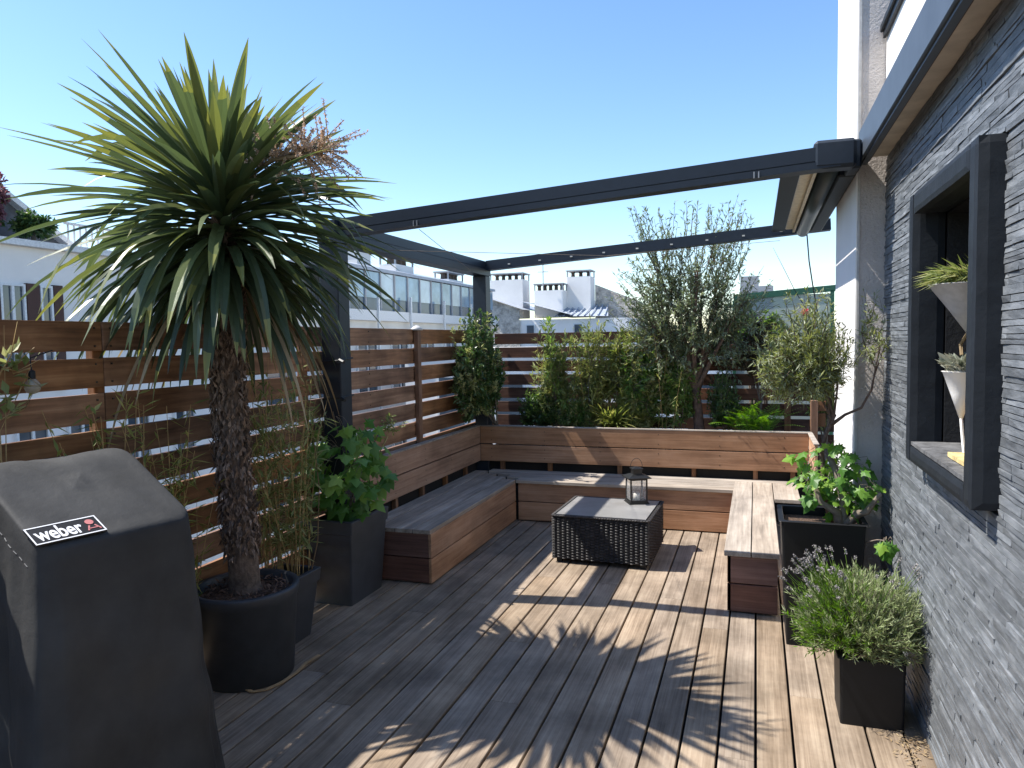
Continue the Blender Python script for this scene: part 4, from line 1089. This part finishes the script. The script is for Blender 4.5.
    bar2 = [at(kx-.017,kb-.030,.0015), at(kx+.017,kb-.030,.0015), at(kx+.017,kb-.034,.0015), at(kx-.017,kb-.034,.0015)]; g.add(bar2, [(0,1,2,3)], .5)
    g.build('label_emblem', LABELR, lb)
grill()

# ------------------------------------------------------------------ buildings beyond
BW = plain('white_render', (.82,.775,.715), .9, nscale=1.2, namt=.06)
BW2 = plain('pale_render', (.68,.65,.60), .9, nscale=1.0, namt=.10)
BG = plain('grey_render', (.36,.36,.36), .9, nscale=2, namt=.12)
BLED = plain('pale_ledge', (.70,.69,.66), .85)
ZINC = plain('zinc_roof', (.34,.37,.41), .5, nscale=2, namt=.12)
SLATR = plain('slate_roof', (.085,.09,.10), .7, nscale=6, namt=.3)
STONE = plain('rubble_stone', (.46,.42,.36), .95, nscale=5, namt=.45, bmp=1., bscale=6, bdist=.08)
BGL = plain('window_glass', (.05,.07,.09), .06, spec=.9, nscale=1.5, namt=.3)
BGLB = plain('veranda_glass', (.22,.32,.40), .06, spec=1., nscale=1.3, namt=.35)
BALU = plain('smoked_balustrade', (.07,.10,.14), .15, nscale=1.5, namt=.25)
SHUT = plain('brown_shutter', (.07,.028,.018), .7)
WFR = plain('white_window_frame', (.7,.7,.68), .5)
DKIRON = plain('dark_iron', (.02,.02,.02), .6)
TERRA = plain('chimney_pot', (.10,.075,.06), .8)
def window(parent, X, y0, y1, z0, z1, gm=BGL, th=.06, n=2):
    g = MB(); f = .04
    g.box(X-.02, X+.05, y0, y0+f, z0, z1); g.box(X-.02, X+.05, y1-f, y1, z0, z1); g.box(X-.02, X+.05, y0+f, y1-f, z1-f, z1); g.box(X-.02, X+.05, y0+f, y1-f, z0, z0+f)
    for i in range(1, n):
        yy = y0+(y1-y0)*i/n; g.box(X-.015, X+.045, yy-.025, yy+.025, z0+f, z1-f)
    w_ = g.build('window', WFR, parent)
    g = MB(); g.box(X-.05, X-.021+.03, y0+.02, y1-.02, z0+.02, z1-.02); g.build('pane', gm, w_)
    return w_
# 1. white house at the left
b1 = thing('apartment_building', 'white house with brown shuttered windows and slate roof behind the left fence', 'building', (-14, 9, -18))
g = MB(); g.box(-19, -12, -1, 14.3, -18, 3.45); g.build('wall', BW, b1)
g = MB(); g.box(-19.1, -11.85, -1.1, 14.4, 3.453, 3.56); g.build('eaves', BLED, b1)
for y0, y1 in ((9.05, 9.5), (9.78, 10.02)): 
    window(b1, -11.98, y0, y1, 1.0, 2.80, n=2 if y1-y0 > .4 else 1)
for y0, y1 in ((8.86, 9.04), (9.52, 9.76), (10.04, 10.22)):
    g = MB(); g.box(-11.995, -11.93, y0, y1, .95, 2.82); g.build('shutter', SHUT, b1)
for y0 in (1.0, 3.4, 5.9):
    window(b1, -11.98, y0, y0+1.2, .9, 2.8)
for lvl in (-2.0, -5.0):
    for y0 in (4.2, 5.2, 6.2, 7.2, 8.2, 9.2, 10.2, 11.5, 12.8): window(b1, -11.98, y0, y0+.62, lvl+.3, lvl+2.3)
g = MB()
g.add([(-13,3.0,3.57),(-13,9.2,3.57+.0),(-13,11.4,3.57),(-13,8.6,5.3),(-13,3.0,5.3),(-18.5,3,3.57),(-18.5,11.4,3.57),(-18.5,8.6,5.3),(-18.5,3,5.3)], [(0,1,2,3,4),(2,6,7,3),(3,7,8,4),(5,8,7,6)], .5)
g.build('roof', SLATR, b1)
g = MB(); g.beam((-12.95,8.55,5.35),(-12.95,11.5,3.58), .25, .10); g.build('roof_edge', BLED, b1)
g = MB()
for i in range(26): g.box(-12.2, -12.17, 10.6+i*.13, 10.62+i*.13, 3.56, 4.0)
g.box(-12.22, -12.15, 10.55, 14.0, 3.99, 4.03); g.build('railing', BLED, b1)
woody('roof_shrub', 'pink flowering shrub on the roof ledge of the white house', 'shrub', (-12.5, 9.3, 3.56), [(-12.5,9.3,3.56),(-12.5,9.3,4.0)], .04, (-12.5,9.30,4.25), (.30,.42,.62), 8, 120, 26, .10, .07, L_PINK, TWIG, 201, second=L_DARK, shell=.1, parent_names=('stem','foliage'))
woody('roof_shrub', 'dark green shrub beside the pink one on the roof ledge', 'shrub', (-12.3, 10.0, 3.56), [(-12.3,10.0,3.56),(-12.3,10.0,3.8)], .04, (-12.3,10.0,3.86), (.3,.40,.30), 8, 110, 26, .10, .05, L_DARK, TWIG, 202, shell=.1, parent_names=('stem','foliage'))
# 2. long building with glazed verandas
b2 = thing('apartment_building', 'long apartment building with a glazed top floor veranda seen between the pergola posts', 'building', (-15, 24, -18))
g = MB(); g.box(-20, -12, 15.2, 33.5, -18, 2.42); g.box(-20, -13.2, 15.2, 33.5, 2.42, 4.0); g.build('wall', BW2, b2)
g = MB(); g.box(-20, -11.8, 15.2, 33.6, 2.423, 2.76); g.build('balcony_slab', BLED, b2)
g = MB(); g.box(-20.2, -11.9, 18.6, 33.6, 4.06, 4.16); g.add([(-11.9,18.6,4.165),(-11.9,33.6,4.165),(-14.5,33.6,4.75),(-14.5,18.6,4.75)], [(0,1,2,3)]); g.build('roof', ZINC, b2)
g = MB(); g.box(-12.06, -12.0, 19.2, 33.4, 2.762, 3.17); g.build('balustrade', BALU, b2)
yy = 19.2; i = 0
while yy < 33.0:
    wv = 1.02; g = MB(); g.box(-12.05, -11.99, yy+.05, yy+wv-.02, 3.18, 4.03); g.build('veranda_pane', BGLB if i % 3 else plain('curtained_glass_%d' % i, (.45,.52,.56), .1, spec=.9, nscale=1.2, namt=.25), b2)
    g = MB(); g.box(-12.08, -11.95, yy-.03, yy+.045, 2.77, 4.055); g.build('mullion', BG, b2)
    yy += wv; i += 1
for yy in (19.0, 21.7, 24.1, 27.1, 30.0):
    g = MB(); g.box(-11.79, -11.72, yy-.04, yy+.04, -2, 3.3); g.build('downpipe', WFR, b2)
g = MB()
for i in range(16): g.box(-11.86, -11.84, 15.6+i*.2, 15.62+i*.2, 2.762, 3.25)
g.box(-11.87, -11.83, 15.4, 18.7, 3.25, 3.29); g.build('railing', DKIRON, b2)
g = MB(); g.box(-13.19, -13.1, 15.8, 18.8, 2.8, 3.9); g.build('dark_window', BGL, b2)
for y0 in (16.0, 18.3, 20.6, 22.9, 25.2, 27.5, 29.8): 
    for lvl in (-.2, -3.2): window(b2, -11.98, y0, y0+1.3, lvl, lvl+2.0)
def chimney(parent, x0, x1, y0, y1, z0, z1, npots, mat=BW, ph=.28):
    g = MB(); g.box(x0, x1, y0, y1, z0, z1); c = g.build('chimney', mat, parent)
    g = MB()
    for i in range(npots):
        cx = x0+(x1-x0)*(i+.5)/npots if (x1-x0) > (y1-y0) else (x0+x1)/2; cy = y0+(y1-y0)*(i+.5)/npots if (x1-x0) <= (y1-y0) else (y0+y1)/2
        g.lathe((cx, cy, z1), [(.12,0),(.10,ph*.8),(.13,ph*.85),(.13,ph)], 10)
    g.build('chimney_pot', TERRA, c)
    g = MB(); g.box(x0-.04, x1+.04, y0-.04, y1+.04, z1+ph+.02, z1+ph+.08)
    for a in (x0, x1-.06):
        for b in (y0, y1-.06): g.box(a, a+.06, b, b+.06, z1, z1+ph+.02)
    g.build('chimney_cap', BG, c)
chimney(b2, -14.4, -13.6, 23.6, 24.6, 4.0, 5.0, 0, BW2, .01)
chimney(b2, -14.0, -13.3, 26.0, 27.6, 4.0, 4.75, 4)
chimney(b2, -14.0, -13.3, 31.2, 33.0, 4.0, 4.55, 5)
# 3. white house with chimneys further on
b3 = thing('apartment_building', 'white and stone house with big chimneys and metal roofs in the middle distance', 'building', (-10, 41, -18))
g = MB(); g.box(-15.0, -6.6, 40, 48, -18, 2.85); g.build('wall', BW, b3)
g = MB(); g.add([(-15.2,39.9,2.8),(-15.2,39.9,4.35),(-12.7,39.9,3.45),(-12.7,39.9,1.0),(-15.2,39.9,-3),(-12.7,39.9,-3)], [(1,2,3,5,4,0)], .5); g.box(-15.2, -12.7, 39.92, 47, -3, 2.8); g.build('stone_gable', STONE, b3)
g = MB(); 
g.add([(-15.3,39.6,4.42),(-12.4,39.6,3.42),(-12.4,46,3.42),(-15.3,46,4.42)], [(0,1,2,3)], .5)
g.add([(-12.6,39.6,3.9),(-9.6,39.6,3.05),(-9.6,46,3.05),(-12.6,46,3.9)], [(0,1,2,3)], .5)
g.add([(-10.6,39.7,3.0),(-7.6,39.7,2.95),(-8.6,45,3.9),(-10.6,45,4.2)], [(0,1,2,3)], .5)
for i in range(8): g.beam((-10.45+i*.38,39.7,3.02),(-10.5+i*.28,45,4.2-.03*i), .05, .05)
g.build('roof', ZINC, b3)
chimney(b3, -14.9, -12.9, 41.2, 42.6, 3.0, 5.25, 5, BW, .32); chimney(b3, -12.2, -10.5, 41.2, 42.2, 3.0, 4.55, 5, BW, .32); chimney(b3, -10.5, -9.1, 42.2, 43.4, 3.0, 5.35, 3, BW, .3)
g = MB(); g.add([(-9.1,43.5,4.95),(-6.4,43.5,3.85),(-6.0,43.5,3.3),(-6.0,43.5,0),(-9.1,43.5,0)], [(0,1,2,3,4)]); g.build('stone_wall', STONE, b3)
for x in (-12.35, -9.6):
    g = MB(); g.box(x, x+.55, 39.93, 40.02, 1.6, 2.6); w_ = g.build('window', WFR, b3); g = MB(); g.box(x+.07, x+.48, 39.90, 39.925, 1.67, 2.53); g.build('pane', BGL, w_)
g = MB(); g.tube([(-11.6,41,4.6),(-11.6,41,6.0)], .03, 5); g.tube([(-11.9,41,5.6),(-11.3,41,5.6)], .02, 4); g.build('antenna', BG, b3)
# 4. low pale building directly behind the back fence
b4 = thing('apartment_building', 'low pale building glimpsed through the gaps of the back fence', 'building', (-3, 20, -18))
g = MB(); g.box(-9.5, 6, 19, 27, -18, 1.35); g.build('wall', BW, b4)
g = MB(); g.box(-9.6, 6.1, 18.9, 27.1, 1.353, 1.45); g.build('coping', BLED, b4)
for x in (-8.5, -6.8, -5.1, -3.4, -1.7, 0, 1.7, 3.4):
    g = MB(); g.box(x, x+.9, 18.95, 19.02, -1.2, .8); w_ = g.build('window', WFR, b4); g = MB(); g.box(x+.08, x+.82, 18.92, 18.948, -1.1, .7); g.build('pane', BGL, w_)
# 5. far grey block
b5 = thing('apartment_building', 'distant grey block rising right of the large olive tree', 'building', (.5, 64, -18))
g = MB(); g.box(-1.2, 1.3, 62, 68, -18, 5.7); g.box(-1.2, .2, 62, 66, 5.7, 6.5); g.build('wall', BG, b5)
for zz in (2.2, 3.6, 5.0):
    for x in (-.95, -.3, .35):
        g = MB(); g.box(x, x+.4, 61.95, 61.99, zz-.5, zz+.3); g.build('window', BGL, b5)
# more city far off
b6 = thing('apartment_building', 'long pale apartment row far beyond the trees on the right', 'building', (20, 90, -18))
g = MB(); g.box(-2, 60, 85, 100, -18, 1.4); g.build('wall', BW2, b6)
for i in range(24):
    g = MB(); g.box(-1+i*2.4, i*2.4+.2, 84.9, 84.99, -2.2, -.4); g.build('window', BGL, b6)
# green framed frosted screen
sc = thing('glass_screen', 'frosted glass privacy screen in a green metal frame left of the white pier', 'screen', (.44, 9, 0))
GF = plain('green_frame_paint', (.03,.12,.07), .5)
g = MB(); g.beam((-.25,9,2.155),(.95,9,2.235), .04, .07); g.box(.79,.83,8.98,9.02,0,2.2); g.box(-.26,-.22,8.98,9.02,0,2.12); g.build('frame', GF, sc)
g = MB(); g.box(-.22, .79, 8.995, 9.005, .4, 2.17); g.build('pane', glass('frosted_glass', (.72,.80,.74), .5, .25), sc)
t = thing('red_ball', 'small red round ornament hanging against the frosted screen', 'ornament', (.53, 8.93, 1.97))
g = MB(); g.lathe((.53, 8.93, 1.96), [(.005,-.05),(.035,-.035),(.05,0),(.035,.035),(.008,.05)], 16); g.build('ball', plain('red_paint', (.5,.04,.05), .4), t, True)
g = MB(); g.tube([(.53,8.93,2.01),(.42,8.93,2.2),(.30,8.9,2.45),(.18,8.9,2.7)], [.006,.004,.003,.0015], 5); g.build('cane', METALD, t)
